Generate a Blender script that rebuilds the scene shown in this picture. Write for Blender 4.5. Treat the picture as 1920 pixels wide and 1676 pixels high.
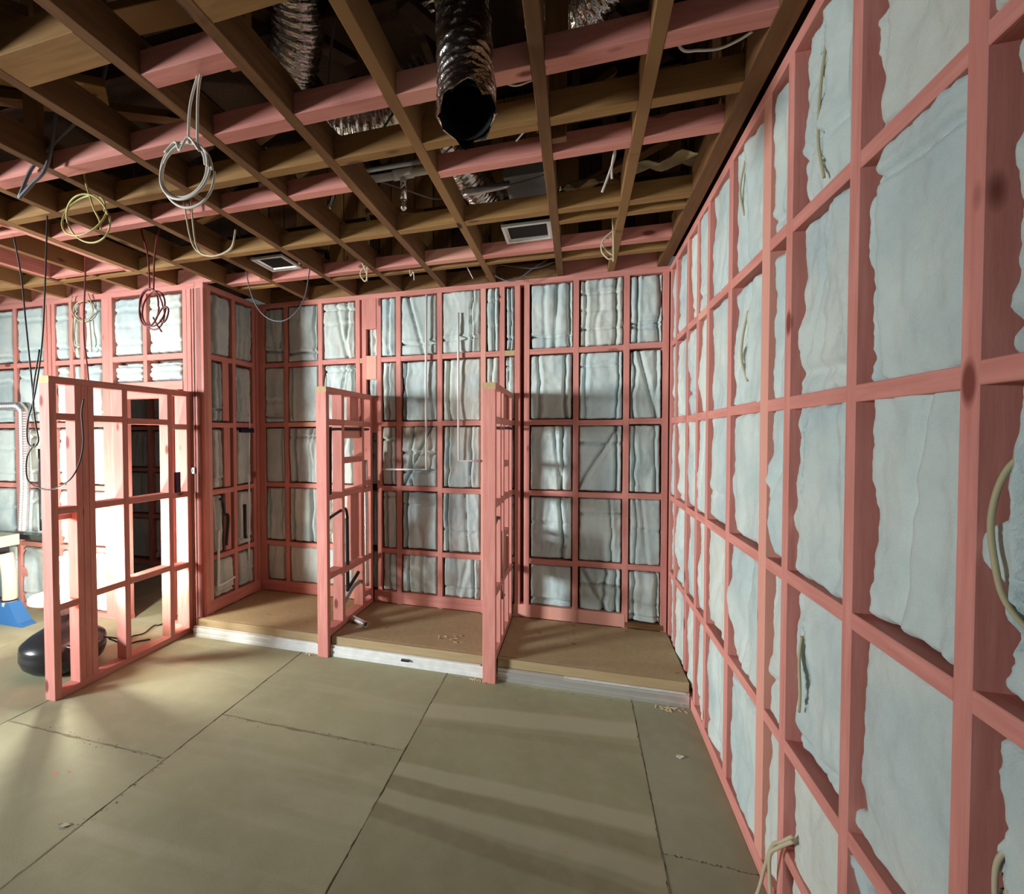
import bpy, bmesh, math, random
import numpy as np
from mathutils import Vector, Matrix
random.seed(7)
PI = math.pi
C = bpy.context.scene.collection
for o in list(bpy.data.objects): bpy.data.objects.remove(o)

# ------------------------------------------------------------------ camera
cam_d = bpy.data.cameras.new('camera'); cam = bpy.data.objects.new('camera', cam_d); C.objects.link(cam)
cam_d.sensor_fit = 'HORIZONTAL'; cam_d.sensor_width = 36.0
cam_d.lens = 890.0 / 1920.0 * 36.0
cam_d.shift_x = (960.0 - 818.86) / 1920.0
cam_d.clip_start = 0.02
right = Vector((0.95850531, 0.28506673, -0.00212801))
down = Vector((0.00472995, -0.02336678, -0.99971577))
fwd = Vector((-0.28503543, 0.95822281, -0.02374554))
m = Matrix.Identity(4)
for i in range(3):
    m[i][0] = right[i]; m[i][1] = -down[i]; m[i][2] = -fwd[i]
m[2][3] = 1.72
cam.matrix_world = m
bpy.context.scene.camera = cam

# ------------------------------------------------------------------ light and exposure
vs = bpy.context.scene.view_settings
vs.view_transform = 'Standard'; vs.look = 'None'; vs.gamma = 1.0; vs.use_curve_mapping = False
vs.exposure = -0.12
w = bpy.data.worlds.new('world'); bpy.context.scene.world = w; w.use_nodes = True
bg = w.node_tree.nodes['Background']; bg.inputs[0].default_value = (0.92, 0.97, 0.95, 1); bg.inputs[1].default_value = 0.105
LAMP_STRENGTH = 600.0
def area(name, loc, aim, sx, sy, power, col):
    d = bpy.data.lights.new(name, 'AREA'); d.shape = 'RECTANGLE'; d.size = sx; d.size_y = sy
    d.energy = power; d.color = col
    o = bpy.data.objects.new(name, d); C.objects.link(o); o.location = loc
    o.rotation_euler = (Vector(aim) - Vector(loc)).to_track_quat('-Z', 'Y').to_euler()
    return o
day = area('daylight_opening', (-7.4, -2.0, 2.1), (-1.6, 3.9, 1.55), 1.2, 1.0, 160, (0.94, 0.98, 1.0)); day.data.spread = math.radians(66)

# ------------------------------------------------------------------ materials
def lin(c): return tuple(((v/255.0)/12.92 if v/255.0 <= 0.04045 else (((v/255.0)+0.055)/1.055)**2.4) for v in c)
class NT:
    def __init__(s, name):
        s.m = bpy.data.materials.new(name); s.m.use_nodes = True
        s.t = s.m.node_tree; s.b = s.t.nodes['Principled BSDF']
    def n(s, typ, **kw):
        nd = s.t.nodes.new(typ)
        for k, v in kw.items():
            if k.startswith('i_'):
                key = k[2:]; key = int(key) if key.isdigit() else key
                nd.inputs[key].default_value = v
            else: setattr(nd, k, v)
        return nd
    def l(s, a, b): s.t.links.new(a, b)
    def mix(s, fac, a, b, typ='MIX'):
        nd = s.n('ShaderNodeMix', data_type='RGBA', blend_type=typ)
        for sock, val in ((nd.inputs[0], fac), (nd.inputs[6], a), (nd.inputs[7], b)):
            if hasattr(val, 'is_linked') or hasattr(val, 'links'): s.l(val, sock)
            elif isinstance(val, (int, float)): sock.default_value = val
            else: sock.default_value = (*val, 1) if len(val) == 3 else val
        return nd.outputs[2]
    def ramp(s, fac, p0, p1, v0=0.0, v1=1.0):
        nd = s.n('ShaderNodeMapRange', i_1=p0, i_2=p1, i_3=v0, i_4=v1); s.l(fac, nd.inputs[0]); return nd.outputs[0]
    def math(s, op, a, b):
        nd = s.n('ShaderNodeMath', operation=op)
        for sock, val in ((nd.inputs[0], a), (nd.inputs[1], b)):
            if isinstance(val, (int, float)): sock.default_value = val
            else: s.l(val, sock)
        return nd.outputs[0]
    def coords(s, scale=(1, 1, 1), rnd=True):
        tc = s.n('ShaderNodeTexCoord'); v = tc.outputs['Object']
        if rnd:
            oi = s.n('ShaderNodeObjectInfo')
            mu = s.n('ShaderNodeVectorMath', operation='SCALE'); cx = s.n('ShaderNodeCombineXYZ', i_0=37.0, i_1=23.0, i_2=51.0)
            s.l(cx.outputs[0], mu.inputs[0]); s.l(oi.outputs['Random'], mu.inputs[3])
            ad = s.n('ShaderNodeVectorMath', operation='ADD'); s.l(v, ad.inputs[0]); s.l(mu.outputs[0], ad.inputs[1]); v = ad.outputs[0]
            s.rand = oi.outputs['Random']
        mp = s.n('ShaderNodeVectorMath', operation='MULTIPLY'); s.l(v, mp.inputs[0]); mp.inputs[1].default_value = scale
        return mp.outputs[0]
    def noise(s, vec, scale, detail=3.0, rough=0.55):
        nd = s.n('ShaderNodeTexNoise'); nd.inputs['Scale'].default_value = scale; nd.inputs['Detail'].default_value = detail
        nd.inputs['Roughness'].default_value = rough; s.l(vec, nd.inputs['Vector']); return nd.outputs['Fac']
    def bump(s, h, strength, dist=0.01):
        nd = s.n('ShaderNodeBump', i_Strength=strength, i_Distance=dist); s.l(h, nd.inputs['Height']); s.l(nd.outputs[0], s.b.inputs['Normal'])
    def base(s, c):
        if hasattr(c, 'links'): s.l(c, s.b.inputs['Base Color'])
        else: s.b.inputs['Base Color'].default_value = (*c, 1)
    def set(s, **kw):
        for k, v in kw.items(): s.b.inputs[k.replace('_', ' ')].default_value = v
        return s

def timber_mat(name, light, dark, knot, odd=None, oddp=0.85, rough=0.72):
    k = NT(name)
    v = k.coords((1, 1, 0.08)); g = k.noise(v, 42, 4, 0.6)
    v2 = k.coords((1, 1, 0.35)); big = k.noise(v2, 5, 2)
    col = k.mix(k.ramp(g, 0.3, 0.72), light, dark)
    col = k.mix(k.ramp(big, 0.42, 0.7, 0, 0.55), col, dark)
    if odd:
        col = k.mix(k.ramp(k.rand, oddp, oddp + 0.04), col, odd)
    v3 = k.coords((1, 1, 0.42))
    vo = k.n('ShaderNodeTexVoronoi', i_Scale=7.5); k.l(v3, vo.inputs['Vector'])
    sep = k.n('ShaderNodeSeparateColor'); k.l(vo.outputs['Color'], sep.inputs[0])
    mask = k.math('MULTIPLY', k.ramp(vo.outputs['Distance'], 0.10, 0.17, 1, 0), k.ramp(sep.outputs[0], 0.70, 0.74))
    col = k.mix(mask, col, knot)
    k.base(col); k.bump(g, 0.25, 0.003); k.set(Roughness=rough)
    k.b.inputs['Specular IOR Level'].default_value = 0.25
    return k.m
M = {}
M['pink'] = timber_mat('pink_treated_timber', (0.71, 0.315, 0.265), (0.55, 0.21, 0.172), (0.22, 0.06, 0.045), (0.72, 0.36, 0.28), 0.9)
M['brown'] = timber_mat('old_brown_timber', (0.22, 0.112, 0.045), (0.125, 0.060, 0.024), (0.05, 0.022, 0.010), (0.26, 0.14, 0.055), 0.65)
M['tan'] = timber_mat('aged_tan_timber', (0.36, 0.205, 0.075), (0.24, 0.13, 0.045), (0.12, 0.06, 0.03))
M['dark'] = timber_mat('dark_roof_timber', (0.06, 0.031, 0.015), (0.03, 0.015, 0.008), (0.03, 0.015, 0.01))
M['endgrain'] = timber_mat('cut_end_grain', (0.55, 0.42, 0.22), (0.44, 0.31, 0.15), (0.3, 0.18, 0.08))
M['ply'] = timber_mat('platform_plywood', (0.43, 0.33, 0.19), (0.35, 0.26, 0.14), (0.26, 0.18, 0.09))

k = NT('glasswool')                                   # insulation batts
v = k.coords((1, 1, 1)); n1 = k.noise(v, 4.5, 3); n2 = k.noise(v, 2.0, 2); n3 = k.noise(v, 260, 3, 0.7); n4 = k.noise(v, 28, 5, 0.7)
col = k.mix(k.ramp(n1, 0.35, 0.68), (0.58, 0.67, 0.635), (0.46, 0.575, 0.57))
col = k.mix(k.ramp(k.rand, 0.35, 1.0, 0, 0.75), col, (0.64, 0.665, 0.58))
col = k.mix(k.ramp(n2, 0.48, 0.66, 0, 0.75), col, (0.38, 0.51, 0.535))
col = k.mix(k.ramp(n4, 0.35, 0.7, 0, 0.2), col, (0.72, 0.76, 0.74))
k.base(col)
h = k.math('ADD', k.math('MULTIPLY', n4, 0.8), k.math('MULTIPLY', n3, 0.35)); k.bump(h, 0.6, 0.009); k.set(Roughness=1.0)
k.b.inputs['Specular IOR Level'].default_value = 0.05; k.b.inputs['Sheen Weight'].default_value = 0.25
M['wool'] = k.m

k = NT('particleboard_floor')
v = k.coords((1, 1, 1)); n1 = k.noise(v, 1.6, 4); n2 = k.noise(v, 9, 4); n3 = k.noise(v, 160, 2); n4 = k.noise(k.coords((0.25, 2.6, 1)), 2.0, 3)
col = k.mix(k.ramp(n1, 0.3, 0.7), (0.375, 0.37, 0.225), (0.30, 0.292, 0.178))
col = k.mix(k.ramp(n2, 0.45, 0.75, 0, 0.35), col, (0.43, 0.42, 0.29))
col = k.mix(k.ramp(n4, 0.56, 0.66, 0, 0.35), col, (0.47, 0.45, 0.32))
col = k.mix(k.ramp(k.rand, 0.0, 1.0, 0, 0.22), col, (0.27, 0.29, 0.19))
col = k.mix(k.ramp(n3, 0.62, 0.75, 0, 0.4), col, (0.24, 0.20, 0.12))
k.base(col); k.bump(k.math('ADD', n3, n2), 0.2, 0.002); k.set(Roughness=0.78)
M['floor'] = k.m
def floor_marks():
    # a sheet with pale and dark bands coloured across it, and one greener offcut
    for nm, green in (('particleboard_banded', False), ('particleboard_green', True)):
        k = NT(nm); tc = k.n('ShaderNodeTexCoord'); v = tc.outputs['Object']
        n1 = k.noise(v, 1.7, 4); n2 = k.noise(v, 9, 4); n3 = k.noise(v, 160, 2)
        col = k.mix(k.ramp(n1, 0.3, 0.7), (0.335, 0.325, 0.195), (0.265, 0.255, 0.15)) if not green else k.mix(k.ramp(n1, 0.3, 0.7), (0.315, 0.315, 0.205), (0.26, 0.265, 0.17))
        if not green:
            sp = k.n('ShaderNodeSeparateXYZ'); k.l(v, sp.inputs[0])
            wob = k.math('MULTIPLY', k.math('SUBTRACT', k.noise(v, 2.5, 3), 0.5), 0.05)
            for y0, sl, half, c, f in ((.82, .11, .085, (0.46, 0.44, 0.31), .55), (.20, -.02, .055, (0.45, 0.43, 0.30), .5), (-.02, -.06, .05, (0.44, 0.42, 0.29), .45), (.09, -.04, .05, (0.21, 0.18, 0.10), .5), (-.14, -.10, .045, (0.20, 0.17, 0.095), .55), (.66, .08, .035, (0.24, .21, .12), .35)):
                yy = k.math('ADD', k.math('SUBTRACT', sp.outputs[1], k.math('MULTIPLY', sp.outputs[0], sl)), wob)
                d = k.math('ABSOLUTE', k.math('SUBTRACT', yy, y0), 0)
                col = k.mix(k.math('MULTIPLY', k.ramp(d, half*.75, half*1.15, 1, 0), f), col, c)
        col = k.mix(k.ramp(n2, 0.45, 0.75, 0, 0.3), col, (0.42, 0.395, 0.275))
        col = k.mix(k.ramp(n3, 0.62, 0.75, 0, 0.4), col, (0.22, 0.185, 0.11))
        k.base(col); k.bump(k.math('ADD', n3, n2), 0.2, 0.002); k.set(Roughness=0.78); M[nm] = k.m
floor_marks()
def flat(name, c, rough=0.6, metal=0.0, bump=None, spec=0.4, vary=0.0):
    k = NT(name)
    if vary:
        v = k.coords(); n = k.noise(v, 12, 3); k.base(k.mix(k.ramp(n, 0.35, 0.7), c, tuple(x*(1-vary) for x in c)))
    else: k.base(c)
    k.set(Roughness=rough, Metallic=metal); k.b.inputs['Specular IOR Level'].default_value = spec
    if bump:
        v = k.coords(); k.bump(k.noise(v, bump[0], 3), bump[1], bump[2])
    M[name] = k.m
flat('dust', (0.26, 0.225, 0.14), 0.95, bump=(60, 0.5, 0.004), vary=0.4)
flat('paper', (0.16, 0.12, 0.10), 0.9)
flat('foil', (0.80, 0.77, 0.74), 0.20, 1.0, bump=(30, 0.55, 0.010))
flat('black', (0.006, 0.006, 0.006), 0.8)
flat('black_plastic', (0.018, 0.020, 0.024), 0.28)
flat('white_metal', (0.74, 0.76, 0.74), 0.4, bump=(30, 0.1, 0.002), vary=0.15)
flat('white_paint', (0.80, 0.79, 0.74), 0.6, vary=0.2)
flat('white_plastic', (0.82, 0.82, 0.80), 0.35)
flat('cream_cable', (0.52, 0.45, 0.30), 0.55)
flat('white_cable', (0.74, 0.70, 0.62), 0.45)
flat('yellow_cable', (0.50, 0.46, 0.16), 0.5)
flat('red_cable', (0.17, 0.018, 0.02), 0.45)
flat('grey_cable', (0.13, 0.125, 0.14), 0.5)
flat('black_cable', (0.03, 0.022, 0.022), 0.5)
flat('steel', (0.62, 0.60, 0.56), 0.3, 1.0, vary=0.2)
flat('galvanised', (0.78, 0.79, 0.80), 0.38, 0.85, bump=(25, 0.2, 0.003))
flat('chrome', (0.8, 0.8, 0.8), 0.12, 1.0)
flat('blue_plastic', (0.03, 0.16, 0.42), 0.45)
flat('navy_plastic', (0.012, 0.016, 0.06), 0.4)
flat('beige_plastic', (0.62, 0.55, 0.44), 0.5)
flat('green_board', (0.52, 0.62, 0.42), 0.6, vary=0.15)
flat('grey_plastic', (0.33, 0.35, 0.36), 0.5)
flat('olive_cable', (0.42, 0.38, 0.22), 0.6)
flat('kraft', (0.62, 0.52, 0.30), 0.8, bump=(10, 0.4, 0.01), vary=0.25)
flat('leaf', (0.42, 0.40, 0.30), 0.7)
flat('shaving', (0.72, 0.58, 0.36), 0.8)
flat('pink_chalk', (0.62, 0.24, 0.20), 0.9)
k = NT('lamp_glow'); k.base((1, 1, 1)); k.b.inputs['Emission Color'].default_value = (1.0, 0.95, 0.83, 1); k.b.inputs['Emission Strength'].default_value = LAMP_STRENGTH
M['glow'] = k.m
k = NT('pink_chalk_mark'); M['chalk'] = M['pink_chalk']

# ------------------------------------------------------------------ object helpers
def link(name, mesh, mat=None, parent=None, loc=None, rot=None):
    o = bpy.data.objects.new(name, mesh); C.objects.link(o)
    if mat is not None and not mesh.materials: mesh.materials.append(M[mat] if isinstance(mat, str) else mat)
    if parent is not None: o.parent = parent
    if loc is not None: o.location = loc
    if rot is not None: o.rotation_euler = rot
    return o
def empty(name, loc=(0, 0, 0), rz=0):
    o = bpy.data.objects.new(name, None); o.empty_display_size = 0.1; C.objects.link(o); o.location = loc; o.rotation_euler = (0, 0, rz); return o
GROUPS = {'partition_frame': 'low stud partitions between the stalls', 'hanging_cable': 'cables hanging from the ceiling', 'cable_coil': 'coiled cables hanging from above',
          'foil_duct': 'foil ducts in the roof void', 'vent_box': 'vent boxes in the ceiling', 'ceiling_conduit': 'conduits above the ceiling', 'wall_conduit': 'conduits on the back wall',
          'water_pipe': 'water pipes in the partitions', 'waste_pipe': 'waste pipes in the partitions', 'wall_pipe': 'pipes on the left walls', 'building_paper': 'paper scraps above the ceiling',
          'wall_cable': 'cables poking out of the right wall', 'wood_shavings': 'wood shavings on the floor'}
def tag(o, label, cat, group=None):
    o['label'] = label; o['category'] = cat
    group = group or GROUPS.get(o.name.split('.')[0])
    if group: o['group'] = group
    return o
def smooth(me):
    me.polygons.foreach_set('use_smooth', [True]*len(me.polygons)); return me
def mesh_from(name, verts, faces, sm=False):
    me = bpy.data.meshes.new(name); me.from_pydata([tuple(v) for v in verts], [], faces); me.update()
    if sm: smooth(me)
    return me
BOX = {}
def bar_mesh(a, b, L, mat, ch=0.0022, endmat=None):
    """chamfered stick a x b, length L on local z; the two cut ends may have their own grain"""
    key = (round(a, 4), round(b, 4), round(L, 4), mat, endmat)
    if key in BOX: return BOX[key]
    c = min(ch, a*0.2, b*0.2); x, y = a/2, b/2
    ring = [(-x+c, -y), (x-c, -y), (x, -y+c), (x, y-c), (x-c, y), (-x+c, y), (-x, y-c), (-x, -y+c)]
    vs_ = [(p[0], p[1], -L/2) for p in ring] + [(p[0], p[1], L/2) for p in ring]
    fs = [(i, (i+1) % 8, 8+(i+1) % 8, 8+i) for i in range(8)] + [tuple(range(7, -1, -1)), tuple(range(8, 16))]
    me = mesh_from('bar', vs_, fs); me.materials.append(M[mat])
    if endmat:
        me.materials.append(M[endmat]); me.polygons[8].material_index = 1; me.polygons[9].material_index = 1
    BOX[key] = me
    return me
def bar(name, parent, lo, hi, mat='pink', endmat=None, jit=0.0):
    """stick filling the box lo..hi in the parent's space, grain along its longest side"""
    s = [hi[i]-lo[i] for i in range(3)]; c = [(hi[i]+lo[i])/2 for i in range(3)]
    if jit: c = [v+random.uniform(-jit, jit) for v in c]
    ax = s.index(max(s))
    if ax == 2: me, rot = bar_mesh(s[0], s[1], s[2], mat, endmat=endmat), (0, 0, 0)
    elif ax == 0: me, rot = bar_mesh(s[2], s[1], s[0], mat, endmat=endmat), (0, PI/2, 0)
    else: me, rot = bar_mesh(s[0], s[2], s[1], mat, endmat=endmat), (-PI/2, 0, 0)
    return link(name, me, None, parent, c, rot)
def slab_mesh(name, lo, hi):
    x0, y0, z0 = lo; x1, y1, z1 = hi
    v_ = [(x0, y0, z0), (x1, y0, z0), (x1, y1, z0), (x0, y1, z0), (x0, y0, z1), (x1, y0, z1), (x1, y1, z1), (x0, y1, z1)]
    return mesh_from(name, v_, [(3, 2, 1, 0), (4, 5, 6, 7), (0, 1, 5, 4), (1, 2, 6, 5), (2, 3, 7, 6), (3, 0, 4, 7)])
def spline(pts, n=8):
    P = [Vector(p) for p in pts]
    if len(P) < 3: return [P[0].lerp(P[-1], i/6) for i in range(7)]
    P = [P[0]*2-P[1]] + P + [P[-1]*2-P[-2]]; out = []
    for i in range(1, len(P)-2):
        a, b, c, d = P[i-1:i+3]
        for t in range(n):
            t = t/n
            out.append(0.5*((2*b)+(c-a)*t+(2*a-5*b+4*c-d)*t*t+(3*b-a-3*c+d)*t**3))
    out.append(P[-2]); return out
def tube_data(path, r, seg=8, cap=True, rfun=None):
    vs_, fs = [], []; up = None
    for i, p in enumerate(path):
        t = (path[min(i+1, len(path)-1)]-path[max(i-1, 0)]).normalized()
        if up is None:
            up = t.orthogonal().normalized()
        else:
            up = (up - t*up.dot(t)); up = up.normalized() if up.length > 1e-6 else t.orthogonal().normalized()
        s = t.cross(up)
        for kk in range(seg):
            a = 2*PI*kk/seg; rr = rfun(i, kk) if rfun else r
            vs_.append(p + up*math.cos(a)*rr + s*math.sin(a)*rr)
    for i in range(len(path)-1):
        for kk in range(seg):
            fs.append((i*seg+kk, i*seg+(kk+1) % seg, (i+1)*seg+(kk+1) % seg, (i+1)*seg+kk))
    if cap:
        fs.append(tuple(range(seg-1, -1, -1))); n = (len(path)-1)*seg; fs.append(tuple(range(n, n+seg)))
    return vs_, fs
def tubes_mesh(name, strands, r, seg=8, n=8, raw=False):
    V, F = [], []
    for pts in strands:
        path = [Vector(p) for p in pts] if raw else spline(pts, n)
        v_, f_ = tube_data(path, r, seg); b = len(V); V += v_; F += [tuple(q+b for q in f) for f in f_]
    return mesh_from(name, V, F, True)
def cable(name, strands, r, mat, label, cat='cable', group=None, parent=None, raw=False):
    c0 = Vector(strands[0][0]) if parent is None else Vector((0, 0, 0))
    me = tubes_mesh(name, [[Vector(p)-c0 for p in s] for s in strands], r, raw=raw)
    o = link(name, me, mat, parent, c0)
    if label: tag(o, label, cat, group)
    return o
def lathe_mesh(name, prof, seg=32, sm=True):
    V, F = [], []
    for r, z in prof:
        for kk in range(seg):
            a = 2*PI*kk/seg; V.append((r*math.cos(a), r*math.sin(a), z))
    for i in range(len(prof)-1):
        for kk in range(seg): F.append((i*seg+kk, i*seg+(kk+1) % seg, (i+1)*seg+(kk+1) % seg, (i+1)*seg+kk))
    F.append(tuple(range(seg-1, -1, -1))); n = (len(prof)-1)*seg; F.append(tuple(range(n, n+seg)))
    return mesh_from(name, V, F, sm)

# ------------------------------------------------------------------ value noise and batts
def vnoise(x, y, seed):
    xi = np.floor(x).astype(np.int64); yi = np.floor(y).astype(np.int64); fx = x-xi; fy = y-yi
    fx = fx*fx*(3-2*fx); fy = fy*fy*(3-2*fy)
    def hsh(a, b):
        n = (a*374761393 + b*668265263 + seed*1274126177) & 0x7fffffff
        n = ((n ^ (n >> 13))*1274126177) & 0x7fffffff
        return ((n ^ (n >> 16)) & 0xffff)/65535.0
    return (hsh(xi, yi)*(1-fx)+hsh(xi+1, yi)*fx)*(1-fy)+(hsh(xi, yi+1)*(1-fx)+hsh(xi+1, yi+1)*fx)*fy
def fbm(x, y, seed): return vnoise(x, y, seed)*0.55+vnoise(x*2.1, y*2.1, seed+1)*0.28+vnoise(x*4.3, y*4.3, seed+2)*0.17
def batt_mesh(wd, ht, seed, nx, nz, depth=0.088, gapL=0.006, gapR=0.006, gapT=0.006, gapB=0.006, folds=None, pillow=0.012,
              rough=0.008, rnd=0.03, spill=(), slit=(), edge_rag=0.010, drape=0.0):
    """a stuffed glasswool batt: ragged outline, tucked edges, folds; local x 0..wd, z 0..ht, front towards -y, back at y=0.09"""
    rs = random.Random(seed)
    u = np.linspace(0, 1, nx+1); v_ = np.linspace(0, 1, nz+1)
    u = 0.55*u+0.45*(0.5-0.5*np.cos(PI*u)); v_ = 0.6*v_+0.4*(0.5-0.5*np.cos(PI*v_))
    U, V = np.meshgrid(u, v_)
    rag = lambda a, s, amp: (fbm(a*11, a*0+s*3.7, seed+s*17)-0.35)*amp+(vnoise(a*70, a*0, seed+s)-0.5)*amp*0.18
    lo = gapL*(0.5+1.1*fbm(v_*4.5, v_*0, seed+5)) + rag(v_, 1, edge_rag)
    for sv, sw, sa in spill: lo = lo - sa*np.exp(-((v_-sv)/sw)**4)
    hi = wd-(gapR*(0.5+1.1*fbm(v_*4.5, v_*0, seed+6)) + rag(v_, 2, edge_rag))
    bo = gapB*(0.5+fbm(u*4, u*0, seed+7)) + rag(u, 3, edge_rag); to = ht-(gapT*(0.5+fbm(u*4, u*0, seed+8)) + rag(u, 4, edge_rag))
    X = lo[:, None]*(1-U)+hi[:, None]*U; Z = bo[None, :]*(1-V)+to[None, :]*V
    eL = X-lo[:, None]; eR = hi[:, None]-X; eB = Z-bo[None, :]; eT = to[None, :]-Z
    def roundf(e, r): q = np.clip(1-e/r, 0, 1); return np.sqrt(np.clip(1-q*q, 0, 1))
    f = roundf(eL, rnd)*roundf(eR, rnd)*roundf(eB, rnd)*roundf(eT, rnd)
    D = depth + pillow*np.sin(PI*U)**0.6*np.sin(PI*V)**0.6 + rough*2.2*(fbm(X*7+seed % 13, Z*5, seed+9)-0.5) + rough*0.5*(fbm(X*30, Z*24, seed+10)-0.5) + drape*(fbm(X*13+fbm(X*2, Z*3, seed+21)*1.5, Z*2.6, seed+20)-0.5)
    for spec in (folds if folds is not None else []):
        kind, p0, dp, wid, wig = spec
        if kind == 'v':
            c = p0*wd + wig*(fbm(Z*6, Z*0+p0*9, seed+int(p0*997))-0.5)*2; e = X-c
        elif kind == 'h':
            c = p0*ht + wig*(fbm(X*6, X*0+p0*9, seed+int(p0*991))-0.5)*2; e = Z-c
        else:                                            # slanting fold
            c = p0*wd + (Z/ht-0.5)*wig*4; e = X-c
        lip = np.exp(-((e-wid*1.9)/(wid*1.6))**2)*dp*0.28
        D = D - dp*np.exp(-(e/wid)**2) + lip
    for sx, sz0, sz1, sw, bend in slit:
        t = np.clip((Z-sz0)/(sz1-sz0), 0, 1); on = ((Z > sz0) & (Z < sz1))
        c = sx + bend*np.sin(PI*t); hw = sw*np.sin(PI*t)+1e-4
        D = D - np.where(on, 0.05*np.exp(-((X-c)/hw)**4), 0) + np.where(on, 0.008*np.exp(-((np.abs(X-c)-hw*1.5)/(sw*0.8+1e-4))**2), 0)
    Y = 0.09-np.maximum(D, 0.012)*f
    W = nx+1; n = (nx+1)*(nz+1)
    co = np.stack([X, Y, Z], -1).reshape(-1, 3)
    ii, jj = np.meshgrid(np.arange(nx), np.arange(nz)); a = (jj*W+ii).ravel()
    quads = np.stack([a, a+1, a+1+W, a+W], 1)
    me = bpy.data.meshes.new('insulation_batt'); me.vertices.add(n); me.vertices.foreach_set('co', co.astype(np.float32).ravel())
    nf = len(quads)
    border = list(range(0, W)) + [j*W+nx for j in range(1, nz+1)] + [nz*W+i for i in range(nx-1, -1, -1)] + [j*W for j in range(nz-1, 0, -1)]
    me.loops.add(nf*4+len(border)); me.loops.foreach_set('vertex_index', np.concatenate([quads.ravel(), np.array(border[::-1])]))
    me.polygons.add(nf+1); st = np.concatenate([np.arange(nf)*4, [nf*4]]); me.polygons.foreach_set('loop_start', st)
    me.polygons.foreach_set('use_smooth', [True]*nf+[False])
    me.update(calc_edges=True); me.validate()
    me.materials.append(M['wool']); return me
def rand_folds(rs, wd, ht, strong=1.0):
    fl = []
    if wd > 0.16:
        if rs.random() < 0.55: fl.append(('v', rs.uniform(0.08, 0.24), rs.uniform(.022, .045)*strong, rs.uniform(.008, .016), rs.uniform(.008, .032)))
        if rs.random() < 0.55: fl.append(('v', rs.uniform(0.74, 0.92), rs.uniform(.022, .045)*strong, rs.uniform(.008, .016), rs.uniform(.008, .032)))
        for _ in range(rs.choice((0, 0, 1, 2))): fl.append((rs.choice(('v', 's')), rs.uniform(.3, .7), rs.uniform(.012, .03)*strong, rs.uniform(.009, .02), rs.uniform(-.04, .04)))
    else:
        fl.append(('v', rs.uniform(.35, .65), rs.uniform(.02, .04)*strong, rs.uniform(.006, .012), .02))
    if rs.random() < 0.5: fl.append(('h', rs.choice((rs.uniform(.1, .3), rs.uniform(.75, .9))), rs.uniform(.015, .04)*strong, rs.uniform(.007, .012), .015))
    if rs.random() < 0.3: fl.append(('h', rs.uniform(.35, .65), rs.uniform(.008, .02)*strong, .014, .03))
    return fl
def batt(wall, x0, x1, z0, z1, seed, nx=None, nz=None, **kw):
    wd, ht = x1-x0, z1-z0
    if nx is None: nx = max(10, int(wd/0.0095)); nz = max(12, int(ht/0.0125))
    return link('insulation_batt', batt_mesh(wd, ht, seed, nx, nz, **kw), None, wall, (x0, 0, z0))

ROWS = (0.645, 1.23, 1.83, 2.43)
TOP = 3.045
T = 0.045
# ------------------------------------------------------------------ floor (1.2 m sheets)
fl = link('floor', slab_mesh('floor', (-7.5, -5.5, -0.12), (0.80, 5.6, -0.003)), 'dust'); fl['kind'] = 'structure'
strips = [(-7.5, -6.9, 0.4), (-6.9, -5.7, 1.2), (-5.7, -4.5, 0.2), (-4.5, -3.3, 1.45), (-3.3, -2.1, 1.975), (-2.1, -0.9, 2.395), (-0.9, 0.34, 0.85), (0.34, 0.79, 2.1)]
for x0, x1, yj in strips:
    ys = [-5.5] + [yj+2.4*q for q in range(-4, 4) if -5.3 < yj+2.4*q < 5.4] + [5.6]
    for a, b in zip(ys[:-1], ys[1:]):
        g = 0.0012
        # sheet with slightly chipped edges
        V, F = [], []; nxs, nys = 60, 120
        xs = np.linspace(x0+g, x1-g, nxs); yy = np.linspace(a+g, b-g, nys)
        rim = [(x, a+g+random.random()**3*.007) for x in xs[:-1]] + [(x1-g-random.random()**3*.007, y) for y in yy[:-1]] + [(x, b-g-random.random()**3*.007) for x in xs[:0:-1]] + [(x0+g+random.random()**3*.007, y) for y in yy[:0:-1]]
        cx, cy = (x0+x1)/2, (a+b)/2; n = len(rim)
        V = [(p[0]-cx, p[1]-cy, 0.0) for p in rim] + [(p[0]-cx, p[1]-cy, -0.003) for p in rim]
        F = [tuple(range(n))] + [(i, i+n, (i+1) % n+n, (i+1) % n) for i in range(n)]
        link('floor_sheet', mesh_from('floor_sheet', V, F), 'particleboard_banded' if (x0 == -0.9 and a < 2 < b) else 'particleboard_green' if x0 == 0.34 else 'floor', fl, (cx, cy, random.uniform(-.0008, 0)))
for pts in ([(-2.10, 2.35), (-1.75, 2.402), (-1.35, 2.392), (-0.95, 2.39)], [(-3.0, 1.985), (-2.6, 1.97), (-2.2, 1.98)], [(-2.1, 1.95), (-2.09, 1.7), (-2.11, 1.5)]):
    V, F = [], []
    P = spline([(x, y, 0) for x, y in pts], 10)
    for p in P:
        for _ in range(2):
            q = Vector((p.x+random.gauss(0, .012), p.y+random.gauss(0, .014), 0.0)); s = random.uniform(.0015, .0045); b = len(V)
            V += [(q.x-s, q.y-s*.7, 0), (q.x+s, q.y-s*.5, 0), (q.x+s*.3, q.y+s, 0), (q.x, q.y, s*0.9)]
            F += [(0+b, 1+b, 3+b), (1+b, 2+b, 3+b), (2+b, 0+b, 3+b), (2+b, 1+b, 0+b)]
    o = link('grit', mesh_from('grit', V, F), 'dust', fl); o['kind'] = 'stuff'

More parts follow.
